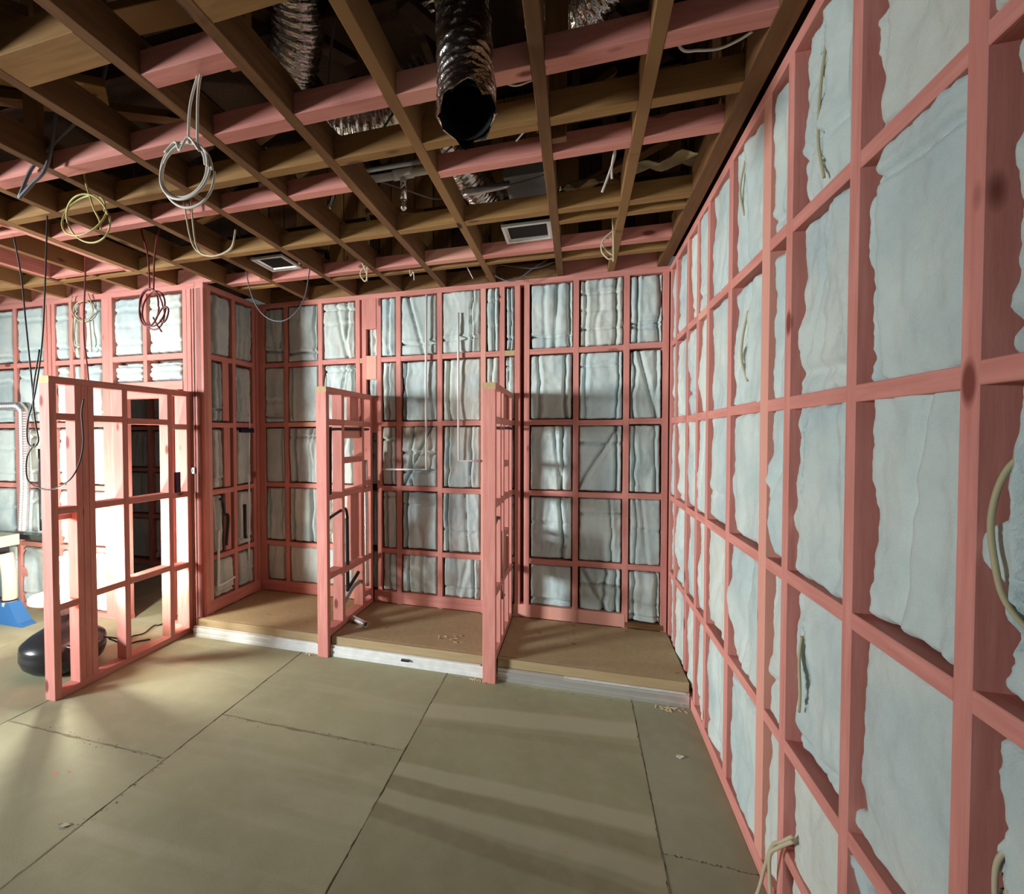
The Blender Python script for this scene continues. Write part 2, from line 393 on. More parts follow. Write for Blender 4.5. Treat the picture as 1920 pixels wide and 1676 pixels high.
def dust_line(p, q, wmax, mat):
    p, q = Vector((*p, 0)), Vector((*q, 0)); n = int((q-p).length/.018); d = (q-p).normalized(); e = Vector((-d.y, d.x, 0)); V, F = [], []
    t = np.arange(n+1)*1.0; wl_a = fbm(t*.16, t*0, 11)*wmax; wl_b = fbm(t*.16, t*0+7, 12)*wmax; off = (fbm(t*.05, t*0+3, 13)-.5)*.006
    for i in range(n+1):
        c_ = p.lerp(q, i/n)+e*off[i]; a_, b_ = max(.0008, wl_a[i]-wmax*.28), max(.0008, wl_b[i]-wmax*.28)
        V += [c_-e*a_, c_+Vector((0, 0, .0012)), c_+e*b_]
    for i in range(n): b0 = i*3; F += [(b0, b0+3, b0+4, b0+1), (b0+1, b0+4, b0+5, b0+2)]
    o = link('dust_line', mesh_from('dust_line', V, F, True), mat, fl, (0, 0, .0002)); o['kind'] = 'stuff'
for p, q, wm in (((-2.1, .6), (-2.1, 3.28), .016), ((-.9, .6), (-.9, 3.28), .014), ((-2.1, 2.395), (-.9, 2.395), .022), ((-3.3, 1.975), (-2.1, 1.975), .018), ((.34, 1.2), (.34, 3.28), .006), ((-3.3, .8), (-3.3, 3.3), .010)): dust_line(p, q, wm, 'dust')
# ------------------------------------------------------------------ wall builder
def wall(name, loc, rz, x0, x1, zt=TOP):
    o = link(name, slab_mesh(name, (x0, 0.091, 0.0), (x1, 0.105, zt)), 'paper', None, loc, (0, 0, rz)); o['kind'] = 'structure'; return o
def stud(w_, x, z0=0.0, z1=3.0, wd=T, mat='pink', name='stud', d=0.09): return bar(name, w_, (x-wd/2, 0, z0), (x+wd/2, d, z1), mat, 'endgrain')
def nog(w_, x0, x1, z, h=T, mat='pink', name='dwang', y0=0.0, d=0.09):
    return bar(name, w_, (x0, y0+random.uniform(0, .003), z-h/2), (x1, d, z+h/2), mat, 'endgrain')

# ---- back wall: plane Y = 4.11, local x = X
wb = wall('wall_back', (0, 4.11, 0), 0, -3.2, 0.80)
stud(wb, -3.10, 0.15, 3.0)
BX = [-3.055, -2.785, -2.40, -2.00, -1.59, -1.194, -0.797, -0.4205, -0.018, 0.372, 0.66]
for x in BX: stud(wb, x, 0.15, 3.0)
stud(wb, -0.50, 0.15, 3.0); stud(wb, -0.632, 0.24, 3.0)
bar('top_plate', wb, (-3.1, -0.002, 3.0), (0.69, 0.09, TOP)); 
for a, b, mt in ((-3.08, -2.42, 'pink'), (-2.42, -1.95, 'pink'), (-1.84, -0.64, 'pink'), (-0.53, 0.372, 'pink'), (0.372, 0.66, 'brown')):
    bar('bottom_plate', wb, (a+.002, -0.003, 0.155), (b-.002, 0.09, 0.262 if mt == 'pink' else 0.20), mt)
for a in (-1.935, -1.785): stud(wb, a, 0.262, 3.0)
for z0, z1 in ((2.72, 3.0), (2.25, 2.47), (1.75, 2.09)): bar('packer', wb, (-1.912, -0.004, z0), (-1.808, 0.045, z1))
pairs = list(zip(BX[:-1], BX[1:]))
zz = [0.262] + [r for r in ROWS] + [3.0]
for a, b in pairs:
    if b-a < 0.1: continue
    for r in ROWS:
        if a == -2.00:
            nog(wb, a+T/2, -1.958, r); nog(wb, -1.762, b-T/2, r)
        elif a == -0.797:
            nog(wb, a+T/2, -0.655, r); nog(wb, -0.61, -0.524, r)
        else: nog(wb, a+T/2, b-T/2, r+random.uniform(-.006, .006))
sd = 100
for a, b in pairs:
    segs = [(a, b)]
    if a == -2.00: segs = [(a, -1.935), (-1.935, -1.785), (-1.785, b)]
    if a == -0.797: segs = [(a, -0.632), (-0.632, -0.50)]
    for x0, x1 in segs:
        for i in range(5):
            sd += 1; rs = random.Random(sd)
            lo = zz[i]+(0 if i == 0 else T/2)-(.06 if (i == 0 and x0 > .3) else 0); hi = zz[i+1]-(0 if i == 4 else T/2)
            w_ = x1-x0-T
            if w_ < 0.03: continue
            fo = rand_folds(rs, w_, hi-lo, 1.15)
            if i == 4 and w_ > .15 and rs.random() < .75: fo.append(('h', rs.uniform(.14, .3), .05, .010, .015))
            if abs(x0+.018) < .01 and i == 2: fo = [('h', .72, .05, .012, .012), ('s', .42, .04, .018, .085), ('v', .86, .05, .012, .01)]
            if abs(x0+.018) < .01 and i == 0: fo = [('s', .35, .035, .018, -.05), ('v', .62, .05, .014, .03), ('h', .62, .05, .013, .03), ('v', .85, .04, .012, .02)]
            if abs(x0+1.59) < .01 and i == 2: fo = [('s', .45, .05, .014, .07), ('h', .55, .05, .013, .04), ('v', .3, .04, .012, .03), ('h', .25, .04, .012, .02)]
            batt(wb, x0+T/2+.001, x1-T/2-.001, lo, hi, sd, folds=fo, gapL=rs.uniform(-.003, .008), gapR=rs.uniform(-.003, .006), gapT=rs.uniform(-.004, .006), gapB=rs.uniform(-.004, .006), edge_rag=.007,
                 depth=rs.uniform(.074, .084) if x1-x0 > .16 or x0 > -1.7 else .05, pillow=rs.uniform(.006, .016), rough=rs.uniform(.008, .016), rnd=.014, drape=rs.choice((0.008, .02, .035, .05)))

# ---- right wall: plane X = 0.69, local x = -Y, room side -y
wr = wall('wall_right', (0.69, 0, 0), -PI/2, -4.11, 5.5)
RY = [4.085, 3.87, 3.50, 3.22, 2.98, 2.58, 2.13, 1.92, 1.518, 1.12, 0.722, 0.322, -0.078, -0.478, -0.878, -1.278]
RW = {2.13: 0.075, 2.58: 0.055, 3.50: 0.055}
for y in RY: stud(wr, -y, 0.07, 3.0, RW.get(y, T))
bar('bottom_plate', wr, (-4.11, -0.002, 0.0), (1.6, 0.09, 0.07))
bar('top_plate', wr, (-4.11, -0.002, 3.0), (1.6, 0.09, TOP))
zz = [0.07] + list(ROWS) + [3.0]
SP = {}      # spill of wool over the stud on the batt's left: (bay far stud, row) -> list
SP[(1.518, 0)] = [(0.93, .05, .06)]; SP[(1.518, 1)] = [(0.06, .08, .05)]; SP[(1.12, 2)] = [(0.45, .08, .06)]; SP[(1.12, 4)] = [(0.12, .12, .09), (0.45, .05, .03)]
SP[(1.12, 0)] = [(0.62, .10, .03)]; SP[(1.92, 2)] = [(0.30, .06, .05)]; SP[(2.58, 1)] = [(0.5, .15, .05)]; SP[(2.58, 2)] = [(0.4, .12, .05)]
SP[(2.13, 2)] = [(0.55, .08, .03)]; SP[(3.50, 2)] = [(.5, .2, .05)]; SP[(3.87, 3)] = [(.5, .2, .05)]; SP[(3.22, 3)] = [(.4, .2, .04)]; SP[(3.50, 3)] = [(.7, .2, .05)]; SP[(3.87, 1)] = [(.6, .25, .05)]
SL = {}      # slits, local x measured from the bay's left: (x, z0, z1, halfwidth, bend)
SL[(1.92, 1)] = [(0.132, 0.18, 0.46, .016, .012)]; SL[(1.92, 4)] = [(0.20, .05, .54, .012, -.02)]; SL[(2.58, 3)] = [(0.22, .10, .45, .012, -.018)]
SL[(2.58, 4)] = [(0.18, .16, .52, .012, .015)]; SL[(1.92, 2)] = [(0.14, .26, .54, .009, -.02)]; SL[(1.12, 2)] = [(0.08, .10, .45, .014, .02)]; SL[(1.12, 1)] = [(0.07, .02, .36, .012, .01)]
for bi, (ya, yb) in enumerate(zip(RY[:-1], RY[1:])):
    wa, wb2 = RW.get(ya, T), RW.get(yb, T)
    for r in ROWS: nog(wr, -ya+wa/2, -yb-wb2/2, r+random.uniform(-.004, .004))
    if ya == 1.92: nog(wr, -ya+wa/2, -yb-wb2/2, 0.275)
    near = ya < 2.2; vis = ya > 1.1
    for i in range(5):
        sd += 1; rs = random.Random(sd)
        lo = zz[i]+(0 if i == 0 else T/2); hi = zz[i+1]-(0 if i == 4 else T/2); x0 = -ya+wa/2+.001; x1 = -yb-wb2/2-.001
        ht = hi-lo; wdt = x1-x0
        if vis: nx, nz = (int(wdt/0.007), int(ht/0.009)) if near else (int(wdt/0.010), int(ht/0.013))
        else: nx, nz = 16, 24
        fo = []
        if rs.random() < .5: fo.append(('v', rs.uniform(.55, .9), rs.uniform(.006, .014), rs.uniform(.02, .04), .03))
        if rs.random() < .55: fo.append(('s', rs.uniform(.4, .7), rs.uniform(.010, .022), rs.uniform(.012, .025), rs.uniform(-.06, .06)))
        if rs.random() < .5: fo.append(('h', rs.uniform(.08, .3), rs.uniform(.008, .02), rs.uniform(.012, .02), .03))
        if (ya, i) == (1.12+0.398, 0) or (ya, i) == (1.518, 0): fo = [('s', .55, .035, .012, -.10), ('s', .9, .02, .02, -.08)]
        if (ya, i) == (1.518, 4): fo = [('v', .22, .03, .02, .02)]
        if (ya, i) == (1.518, 3): fo = [('v', .2, .04, .018, .015), ('h', .86, .02, .012, .02)]
        batt(wr, x0, x1, lo, hi, sd, nx, nz, folds=fo, gapL=rs.uniform(.010, .036)*(1.25 if near else 1.0)*min(1, wdt/.3), gapR=-.022, gapT=-.022 if i <= 2 else rs.choice((-.012, .0, .008, .02)), gapB=-.022 if i >= 3 else rs.choice((-.012, -.004, .006, .014)),
             depth=rs.uniform(.074, .084), pillow=rs.uniform(.004, .010), rough=rs.uniform(.013, .024), rnd=.03, drape=.012, spill=SP.get((ya, i), ()), slit=SL.get((ya, i), ()), edge_rag=.020)

# ---- short return wall on the left: plane X = -3.10, local x = Y, room side -y (towards +X)
wl = wall('wall_left', (-3.10, 0, 0), PI/2, 3.37, 4.22)
for y, wd in ((3.3925, T), (3.4375, T), (3.75, T), (4.035, T), (4.087, .04)): stud(wl, y, 0.15 if y > 3.5 else 0.0, 3.0, wd)
bar('top_plate', wl, (3.37, -.002, 3.0), (4.11, .09, TOP)); bar('bottom_plate', wl, (3.373, -.003, 0.155), (4.10, .09, 0.262), 'pink')
for r in ROWS: nog(wl, 3.46, 3.7275, r-.01); nog(wl, 3.7725, 4.0125, r-.005)
bar('backing_board', wl, (3.60, .004, 1.86), (3.68, .03, 2.40)); bar('backing_board', wl, (3.61, .004, 1.255), (3.69, .03, 1.80)); bar('backing_board', wl, (3.62, .004, .67), (3.69, .03, 1.205))
zz = [0.262] + list(ROWS) + [3.0]
for x0, x1 in ((3.46, 3.7275), (3.7725, 4.0125)):
    for i in range(5):
        sd += 1; rs = random.Random(sd); lo = zz[i]+(0 if i == 0 else T/2)-.01*(i > 0); hi = zz[i+1]-(0 if i == 4 else T/2+.012)
        xe = 3.60 if (x0 < 3.5 and 1 <= i <= 3) else x1
        batt(wl, x0+.002, xe-.002, lo, hi, sd, folds=rand_folds(rs, xe-x0, hi-lo, 1.1), gapL=rs.uniform(.004, .02), gapR=rs.uniform(.002, .02), gapT=.008, depth=rs.uniform(.072, .088), rough=.012, rnd=.022)

# ---- far wall facing the camera on the left: plane Y = 3.37, local x = X; a doorway leads through it
wf = wall('wall_far', (0, 3.37, 0), 0, -6.6, -4.28); 
bk = link('lining', slab_mesh('lining', (-4.28, .091, 2.22), (-3.19, .105, TOP)), 'paper', wf)
FX = [(-6.35, T), (-5.95, T), (-5.405, T), (-4.985, T), (-4.93, T), (-4.875, T), (-4.645, T), (-4.505, T), (-4.2135, .085)]
for x, wd in FX: stud(wf, x, 0.045, 3.0, wd)
for x, z0, z1 in ((-4.15, .045, 3.0), (-4.098, .045, 2.13), (-4.045, .045, 2.13), (-3.745, 2.21, 3.0), (-3.54, .045, 2.13), (-3.40, .045, 2.13), (-3.30, .045, 3.0), (-3.254, .045, 3.0), (-3.2, .045, 3.0), (-3.15, .045, 3.0)):
    stud(wf, x, z0, z1, T if x < -3.17 else .055)
bar('top_plate', wf, (-6.6, -.002, 3.0), (-3.19, .09, TOP)); bar('lintel', wf, (-4.125, -.004, 2.135), (-3.325, .09, 2.21)); bar('door_head', wf, (-4.02, .0, 2.065), (-3.565, .09, 2.13))
bar('bottom_plate', wf, (-6.6, -.002, 0), (-4.02, .09, .045)); bar('bottom_plate', wf, (-3.56, -.002, 0), (-3.12, .09, .045))
zz = [0.045] + list(ROWS) + [3.0]
FXS = [x for x, _ in FX]; FWD = dict(FX)
for a, b in zip(FXS[:-1], FXS[1:]):
    x0, x1 = a+FWD[a]/2, b-FWD[b]/2
    if x1-x0 < .06: continue
    for r in ROWS: nog(wf, x0, x1, r)
    if a in (-5.405,): nog(wf, x0, x1, 0.36, .10)
    for i in range(5):
        sd += 1; rs = random.Random(sd); lo = zz[i]+(0 if i == 0 else T/2); hi = zz[i+1]-(0 if i == 4 else T/2)
        fo = [('h', rs.uniform(.1, .25), .025, .01, .01), ('h', rs.uniform(.6, .9), .02, .012, .02)]
        batt(wf, x0+.002, x1-.002, lo, hi, sd, nx=max(8, int((x1-x0)/.016)), nz=36, folds=fo, gapL=rs.uniform(.004, .015), gapR=.005, gapT=.008, depth=.085, rough=.012, rnd=.022)
for a, b in ((-4.1275, -3.7675), (-3.7225, -3.3225)):
    nog(wf, a, b, 2.43, .05)
    for lo, hi in ((2.21, 2.405), (2.455, 3.0)):
        sd += 1; rs = random.Random(sd)
        fo = [('h', .2, .02, .012, .02), ('h', .75, .025, .012, .02), ('h', .5, .012, .014, .02)]
        batt(wf, a+.002, b-.002, lo, hi, sd, nx=26, nz=34, folds=fo, gapL=.02, gapR=.004, gapT=.02, depth=.085, rough=.012, rnd=.022)

# ---- dim wall seen through that doorway
wq = wall('wall_rear', (0, 5.0, 0), 0, -6.9, -4.6, 3.05)
QX = [-6.75, -6.35, -5.94, -5.50, -5.10, -4.75]
for x in QX: stud(wq, x, .045, 3.0, .075 if x == -5.5 else T)
bar('bottom_plate', wq, (-6.9, -.002, 0), (-4.6, .09, .045)); bar('top_plate', wq, (-6.9, -.002, 3.0), (-4.6, .09, TOP))
zq = [.045, .645, 1.27, 1.83, 2.43, 3.0]
for a, b in zip(QX[:-1], QX[1:]):
    for r in zq[1:-1]: nog(wq, a+.04, b-.04, r, .05)
    for i in range(5):
        sd += 1; rs = random.Random(sd)
        batt(wq, a+.04, b-.04, zq[i]+.026, zq[i+1]-.026, sd, nx=22, nz=26, folds=rand_folds(rs, .3, .5), depth=.08, rough=.016, gapL=.015, gapR=.012)

# ------------------------------------------------------------------ ceiling: joists, dwangs, roof void
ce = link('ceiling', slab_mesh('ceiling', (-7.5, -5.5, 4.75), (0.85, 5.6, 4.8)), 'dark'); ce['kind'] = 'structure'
JX = [-6.7, -6.2, -5.66, -5.19, -4.72, -4.28, -3.85, -3.40, -2.98, -2.53, -2.03, -1.57, -1.155, -0.71, -0.145, 0.25, 0.63]
for x in JX:
    w_ = .05 if x != 0.63 else .075
    y1 = 4.17 if x > -3.1 else 3.44
    bar('joist', ce, (x-w_/2, -3.5, TOP), (x+w_/2, y1, TOP+.145), 'brown')
def jb(x):                                  # clear span of the joist bay whose left joist is x
    i = JX.index(x); return x+.026, JX[i+1]-(.026 if JX[i+1] != .63 else .038)
def row(xs, y, wd, mat, h=.10, dy=0.0, name='ceiling_dwang'):
    for x in xs:
        a, b = jb(x); o = random.uniform(-.012, .012)
        bar(name, ce, (a, y-wd/2+o, TOP+.001), (b, y+wd/2+o, TOP+h), mat)
rightbays = [-2.98, -2.53, -2.03, -1.57, -1.155, -0.71, -0.145, 0.25]
allb = JX[5:-1]
row(allb, 1.785, .075, 'pink', .09)
row(allb, 2.10, .06, 'tan' , .11)
row([-3.40, -2.98, -2.53, -2.03, -1.57, -0.71, -0.145, 0.25], 2.355, .062, 'pink', .09)
row(rightbays, 2.945, .065, 'tan', .10); row([-5.66, -5.19, -4.72, -4.28, -3.85, -3.40], 3.03, .06, 'tan', .10)
row([-0.145, 0.25], 3.09, .055, 'tan', .10)
row(rightbays, 3.53, .075, 'pink', .09); row([-2.98, -2.03, -1.57, -1.155, -.71], 3.66, .05, 'tan', .07)
row([0.25, -0.145], 3.74, .06, 'tan', .09)
row([-1.57], 1.42, .075, 'pink', .09); row([-2.03], 1.25, .14, 'tan', .10); row([-1.155], 1.22, .13, 'tan', .10)
row(JX[4:-1], 0.75, .06, 'brown', .10); row(JX[5:-1], 0.1, .06, 'pink', .09)
row(allb[:6], 2.62, .05, 'tan', .09) if False else None
for x in rightbays:                         # blocking on the back wall's plate
    a, b = jb(x); mt = 'pink' if x in (-0.145, 0.25) else 'brown'
    bar('blocking', ce, (a, 4.115, TOP), (b, 4.16, TOP+.13), mt)
    if mt == 'brown':
        for q in range(5):
            link('nail_head', lathe_mesh('nail', [(.0035, 0), (.0035, .003)], 8), 'galvanised', ce, (a+.04+(b-a-.08)*q/4+random.uniform(-.02, .02), 4.1145, TOP+random.choice((.03, .06))), (PI/2, 0, 0))
for x in (-5.66, -5.19, -4.72, -4.28, -3.85, -3.40): a, b = jb(x); bar('blocking', ce, (a, 3.375, TOP), (b, 3.42, TOP+.13), 'pink')
# pink trimmers of the opening on the left
for lo, hi in (((-3.475, 1.85), (-3.428, 2.98)), ((-4.255, 2.1), (-4.208, 2.90))): bar('trimmer', ce, (lo[0], lo[1], TOP-.002), (hi[0], hi[1], TOP+.14), 'pink')
bar('trimmer', ce, (-4.208, 2.90, TOP-.002), (-3.428, 2.95, TOP+.14), 'pink'); bar('trimmer', ce, (-4.208, 2.205, TOP-.002), (-3.475, 2.25, TOP+.14), 'pink')
# old roof members above
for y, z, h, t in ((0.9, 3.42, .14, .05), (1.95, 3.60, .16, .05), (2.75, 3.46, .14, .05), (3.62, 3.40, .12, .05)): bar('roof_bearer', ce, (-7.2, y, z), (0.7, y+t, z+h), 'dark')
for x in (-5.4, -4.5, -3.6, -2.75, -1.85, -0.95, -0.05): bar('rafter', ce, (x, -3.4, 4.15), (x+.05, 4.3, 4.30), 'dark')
for x, y, z0, z1, mt in ((-0.09, 1.98, 3.19, 3.62, 'tan'), (-0.10, 2.22, 3.05, 3.36, 'brown'), (-2.25, 1.6, 3.2, 4.1, 'tan'), (-2.62, 1.72, 3.2, 4.1, 'brown'), (-1.22, 1.5, 3.1, 3.6, 'tan'), (-0.74, 2.32, 3.19, 3.55, 'tan'), (-2.95, 1.42, 3.1, 3.6, 'brown'), (-3.45, 1.6, 3.19, 4.1, 'tan'), (-.86, 1.2, 3.2, 4.1, 'dark')):
    bar('hanger', ce, (x-.045, y, z0), (x+.045, y+.04, z1), mt)
def strut(p, q, a, b, mat):
    p, q = Vector(p), Vector(q); L = (q-p).length; o = link('brace', bar_mesh(a, b, L, mat), None, ce, (p+q)/2); o.rotation_euler = (q-p).to_track_quat('Z', 'Y').to_euler()
strut((-2.9, 1.0, 3.25), (-2.15, 1.75, 3.35), .14, .04, 'tan'); strut((-2.4, .8, 3.22), (-1.95, 1.3, 3.24), .16, .04, 'brown')
strut((-1.5, .9, 3.25), (-1.3, 2.6, 3.95), .09, .045, 'dark'); strut((-.5, 1.2, 3.3), (.5, 3.2, 4.0), .09, .045, 'dark'); strut((-3.3, 1.2, 3.3), (-2.2, 2.9, 3.9), .09, .045, 'brown')

for q in range(16):
    x = random.uniform(-3.4, .4); y = random.uniform(1.1, 3.6); z = random.uniform(3.25, 3.7); a_ = random.uniform(-.6, .6)
    strut((x, y, z), (x+random.uniform(.3, .7)*math.cos(a_), y+random.uniform(.3, .9)*math.sin(a_)+.2, z+random.uniform(-.02, .35)), random.choice((.07, .09, .12)), .035, random.choice(('dark', 'brown', 'brown', 'tan')))
# boarded upper wall in the roof void
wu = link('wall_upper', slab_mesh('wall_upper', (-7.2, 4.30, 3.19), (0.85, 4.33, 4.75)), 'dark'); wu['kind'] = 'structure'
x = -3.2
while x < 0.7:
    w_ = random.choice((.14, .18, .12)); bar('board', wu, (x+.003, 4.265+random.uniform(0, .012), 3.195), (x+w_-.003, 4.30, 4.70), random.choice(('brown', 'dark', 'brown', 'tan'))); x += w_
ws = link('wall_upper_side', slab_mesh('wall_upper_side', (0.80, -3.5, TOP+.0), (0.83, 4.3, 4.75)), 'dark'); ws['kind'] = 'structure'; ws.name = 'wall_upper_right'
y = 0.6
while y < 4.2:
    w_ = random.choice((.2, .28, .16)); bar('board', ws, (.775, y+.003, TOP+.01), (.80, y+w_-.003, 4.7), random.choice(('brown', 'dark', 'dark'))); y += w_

# ------------------------------------------------------------------ partition frames
def partition(name, label, xc, y0, y1, zt, studs, zb, full_end=True):
    t = empty(name, (xc, y0, 0)); tag(t, label, 'partition')
    h = .045; L = y1-y0
    def B(nm, a, b, z0, z1, x0=-h, x1=h, end='endgrain', mat='pink'): return bar(nm, t, (x0, a, z0), (x1, b, z1), mat, end)
    B('top_plate', -.001, L, zt-T, zt); B('end_stud', 0, T, 0, zt-T)
    B('bottom_plate', T, L, zb, zb+T)
    for a, b in studs: B('stud', a-y0, b-y0, zb+T, zt-T)
    return t, B
t, B = partition('partition_frame', 'leftmost low pink stud partition, beside the glowing work lamp', -3.29, 2.21, 3.368, 2.11, [(2.372, 2.415), (2.416, 2.459), (2.46, 2.503), (2.718, 2.763), (3.125, 3.17), (3.323, 3.368)], 0)
y0 = 2.21
for a, b, zs in ((2.255, 2.372, (1.85, 1.23, .60)), (2.503, 2.718, (1.845, 1.235, .62)), (2.763, 3.125, (1.835, 1.23, .622)), (3.17, 3.323, (1.80, 1.22, .60))):
    for z in zs: B('dwang', a-y0, b-y0, z-T/2, z+T/2)
B('packer', 2.255-y0, 2.372-y0, 1.165, 1.2075, -.045, .0)
t, B = partition('partition_frame', 'middle low pink stud partition with black water pipe inside', -1.895, 3.25, 4.105, 2.10, [(3.50, 3.545), (3.88, 3.925), (4.06, 4.105)], .15)
y0 = 3.25
for a, b, zs in ((3.295, 3.50, (1.83, 1.24, .62)), (3.545, 3.88, (1.83, 1.515, 1.24, .60)), (3.925, 4.06, (1.825, 1.29, 1.23, .60, .27))):
    for z in zs: B('dwang', a-y0, b-y0, z-T/2, z+T/2)
for z0, z1 in ((1.853, 2.055), (.6425, 1.2175)): B('backing_board', 3.69-y0, 3.85-y0, z0, z1, -.01, .025)
B('backing_board', 3.545-y0, 3.87-y0, 1.70, 1.8, .0, .025)
t, B = partition('partition_frame', 'rightmost low pink stud partition, nearest the long insulated right wall', -0.585, 3.225, 4.105, 2.085, [(3.455, 3.50), (3.60, 3.645), (3.87, 3.915), (4.06, 4.105)], .15)
y0 = 3.225
for a, b, zs in ((3.27, 3.455, (1.83, 1.24, .62)), (3.50, 3.60, (1.83, 1.24, .62)), (3.645, 3.87, (1.83, 1.50, 1.24, .95, .62)), (3.915, 4.06, (1.825, 1.23, .60))):
    for z in zs: B('dwang', a-y0, b-y0, z-T/2, z+T/2)
B('backing_board', 3.645-y0, 3.87-y0, 1.853, 2.04, -.01, .025)
B('backing_board', 3.645-y0, 3.87-y0, .6425, .90, -.01, .025)

# ------------------------------------------------------------------ raised platform in the stalls
pf = empty('platform', (-1.2, 3.3, 0)); tag(pf, 'raised plywood platform filling the three stalls along the back wall', 'platform')
bays = [(-3.095, -1.945), (-1.845, -0.635), (-0.535, 0.682)]
for i, (a, b) in enumerate(bays):
    o = link('deck_board', slab_mesh('deck', (a-(a+b)/2, -.366, -.0125), (b-(a+b)/2, .405, .0125)), 'ply', pf, ((a+b)/2+1.2, 3.705-3.3, .1375))
    bar('nosing', pf, (a-.05*(i == 0)+1.2, 0.0, .088), (b+1.2, .034, .15), 'ply')
    bar('joist_block', pf, (a+1.2, 0.04, .0), (b+1.2, .085, .124), 'brown')
    # grooved threshold rail
    prof = [(0, 0), (-.018, 0), (-.018, .022), (-.012, .026), (-.012, .038), (-.018, .042), (-.018, .064), (-.010, .068), (-.010, .084), (0, .088)]
    x0, x1 = a-.07*(i == 0)+1.2, b+1.2; n = len(prof)
    V = [(x0, p[0], p[1]) for p in prof]+[(x1, p[0], p[1]) for p in prof]
    F = [(q, (q+1) % n, (q+1) % n+n, q+n) for q in range(n)]+[tuple(range(n-1, -1, -1)), tuple(range(n, 2*n))]
    link('sill_rail', mesh_from('rail', V, F), 'white_metal' if i < 2 else 'galvanised', pf, (0, -.002, 0))  # right bay's rail takes a greyer metal, standing in for its dimmer light
    # torn white strip left on the rail's top edge
    V, F = [], []; N = 60
    for q in range(N+1):
        xx = x0+.02+(x1-x0-.04)*q/N; hh = .007+.008*float(fbm(np.array([q*.45]), np.array([i*5.]), 3)[0]); dd = .014+.008*random.random()
        V += [(xx, -.013, .086-hh*.5), (xx, -.0135-dd*.2, .0885), (xx, .0, .0895), (xx, -.011, .086-hh*.5)]
    for q in range(N):
        if i == 2 and q < 22: continue
        b4 = q*4
        for e in range(4): F.append((b4+e, b4+(e+1) % 4, b4+4+(e+1) % 4, b4+4+e))
    link('torn_strip', mesh_from('torn', V, F), 'white_paint', pf, (0, -.003, 0))
bar('end_cap', pf, (.666+1.2, -.024, .0), (.680+1.2, -.0205, .09), 'white_paint') if False else None
c = link('clip', slab_mesh('clip', (-.03, -.012, -.006), (.03, .012, .006)), 'black_plastic', pf, (-1.22+1.2, -.030, .055)); 

# ------------------------------------------------------------------ work lamp
wl_ = empty('work_lamp', (-3.665, 2.565, 0)); tag(wl_, 'glowing portable work lamp with round black base behind leftmost partition', 'lamp')
base = [(.10, .0), (.15, .006), (.20, .03), (.245, .075), (.262, .125), (.262, .155), (.255, .168), (.262, .18), (.255, .215), (.21, .255), (.13, .305), (.075, .35), (.055, .40)]
link('base', lathe_mesh('lamp_base', base, 40), 'black_plastic', wl_)
link('pole', lathe_mesh('pole', [(.042, .395), (.04, .46), (.04, .505)], 20), 'grey_plastic', wl_)
link('dish', lathe_mesh('dish', [(.05, .495), (.17, .505), (.205, .520), (.205, .548), (.19, .550), (.06, .535)], 32), 'white_plastic', wl_)
link('glow_tube', lathe_mesh('tube', [(.035, .54), (.05, .55), (.05, .80), (.035, .825), (.012, .83)], 20), 'glow', wl_)
h_ = link('handle', tubes_mesh('handle', [[(.20, -.12, .23), (.27, -.10, .22), (.29, .0, .20), (.26, .10, .2)]], .014), 'black_plastic', wl_)
cable('power_cord', [[(-3.45, 2.70, .20), (-3.40, 2.80, .14), (-3.40, 2.86, .03), (-3.47, 2.92, .008), (-3.53, 2.99, .008), (-3.52, 3.05, .008), (-3.45, 3.11, .008)], [(-3.42, 2.72, .18), (-3.50, 2.95, .02), (-3.65, 3.11, .008), (-3.61, 3.19, .008), (-3.67, 3.35, .008), (-3.63, 3.42, .008), (-3.72, 3.9, .008)]], .006, 'black_cable', 'thin black power cord trailing over floor from the work lamp', 'cord')

# ------------------------------------------------------------------ cables
WC1=[(-1.323,1.464,3.125),(-1.375,1.450,2.956),(-1.390,1.450,2.813)]
WC2=[(-1.318,1.464,3.125),(-1.341,1.450,2.987),(-1.349,1.450,2.777)]
YC1=[(-2.466,1.900,3.210),(-2.502,1.900,3.106),(-2.482,1.900,3.033),(-2.450,1.900,2.946)]
R1=[(-2.962,2.600,3.589),(-2.931,2.600,3.375),(-2.903,2.600,3.152),(-2.850,2.600,2.963),(-2.837,2.600,2.725)]
R2=[(-2.578,2.600,3.583),(-2.619,2.600,3.507),(-2.739,2.600,3.167),(-2.790,2.600,2.957),(-2.804,2.600,2.722)]
R3=[(-2.812,2.600,2.540),(-2.776,2.600,2.483),(-2.740,2.600,2.437)]
R4=[(-2.752,2.600,2.517),(-2.730,2.600,2.498),(-2.697,2.600,2.521),(-2.678,2.600,2.577),(-2.696,2.600,2.604),(-2.732,2.600,2.596),(-2.789,2.600,2.527)]
T1=[(-2.481,1.700,3.822),(-2.462,1.700,3.641),(-2.429,1.700,3.432),(-2.413,1.700,3.253),(-2.476,1.700,3.036),(-2.580,1.700,2.962),(-2.671,1.700,2.905)]
T2=[(-2.119,1.720,3.758),(-2.111,1.720,3.525),(-2.138,1.720,3.385),(-2.282,1.720,3.241),(-2.459,1.720,3.146),(-2.608,1.720,3.055),(-2.702,1.720,2.924)]
K1=[(-3.060,2.100,3.113),(-3.092,2.100,2.682),(-3.130,2.100,2.299),(-3.199,2.100,1.994),(-3.269,2.100,1.814),(-3.273,2.100,1.689),(-3.223,2.100,1.656),(-3.180,2.100,1.699),(-3.204,2.100,1.813),(-3.217,2.100,1.994),(-3.154,2.100,2.252)]
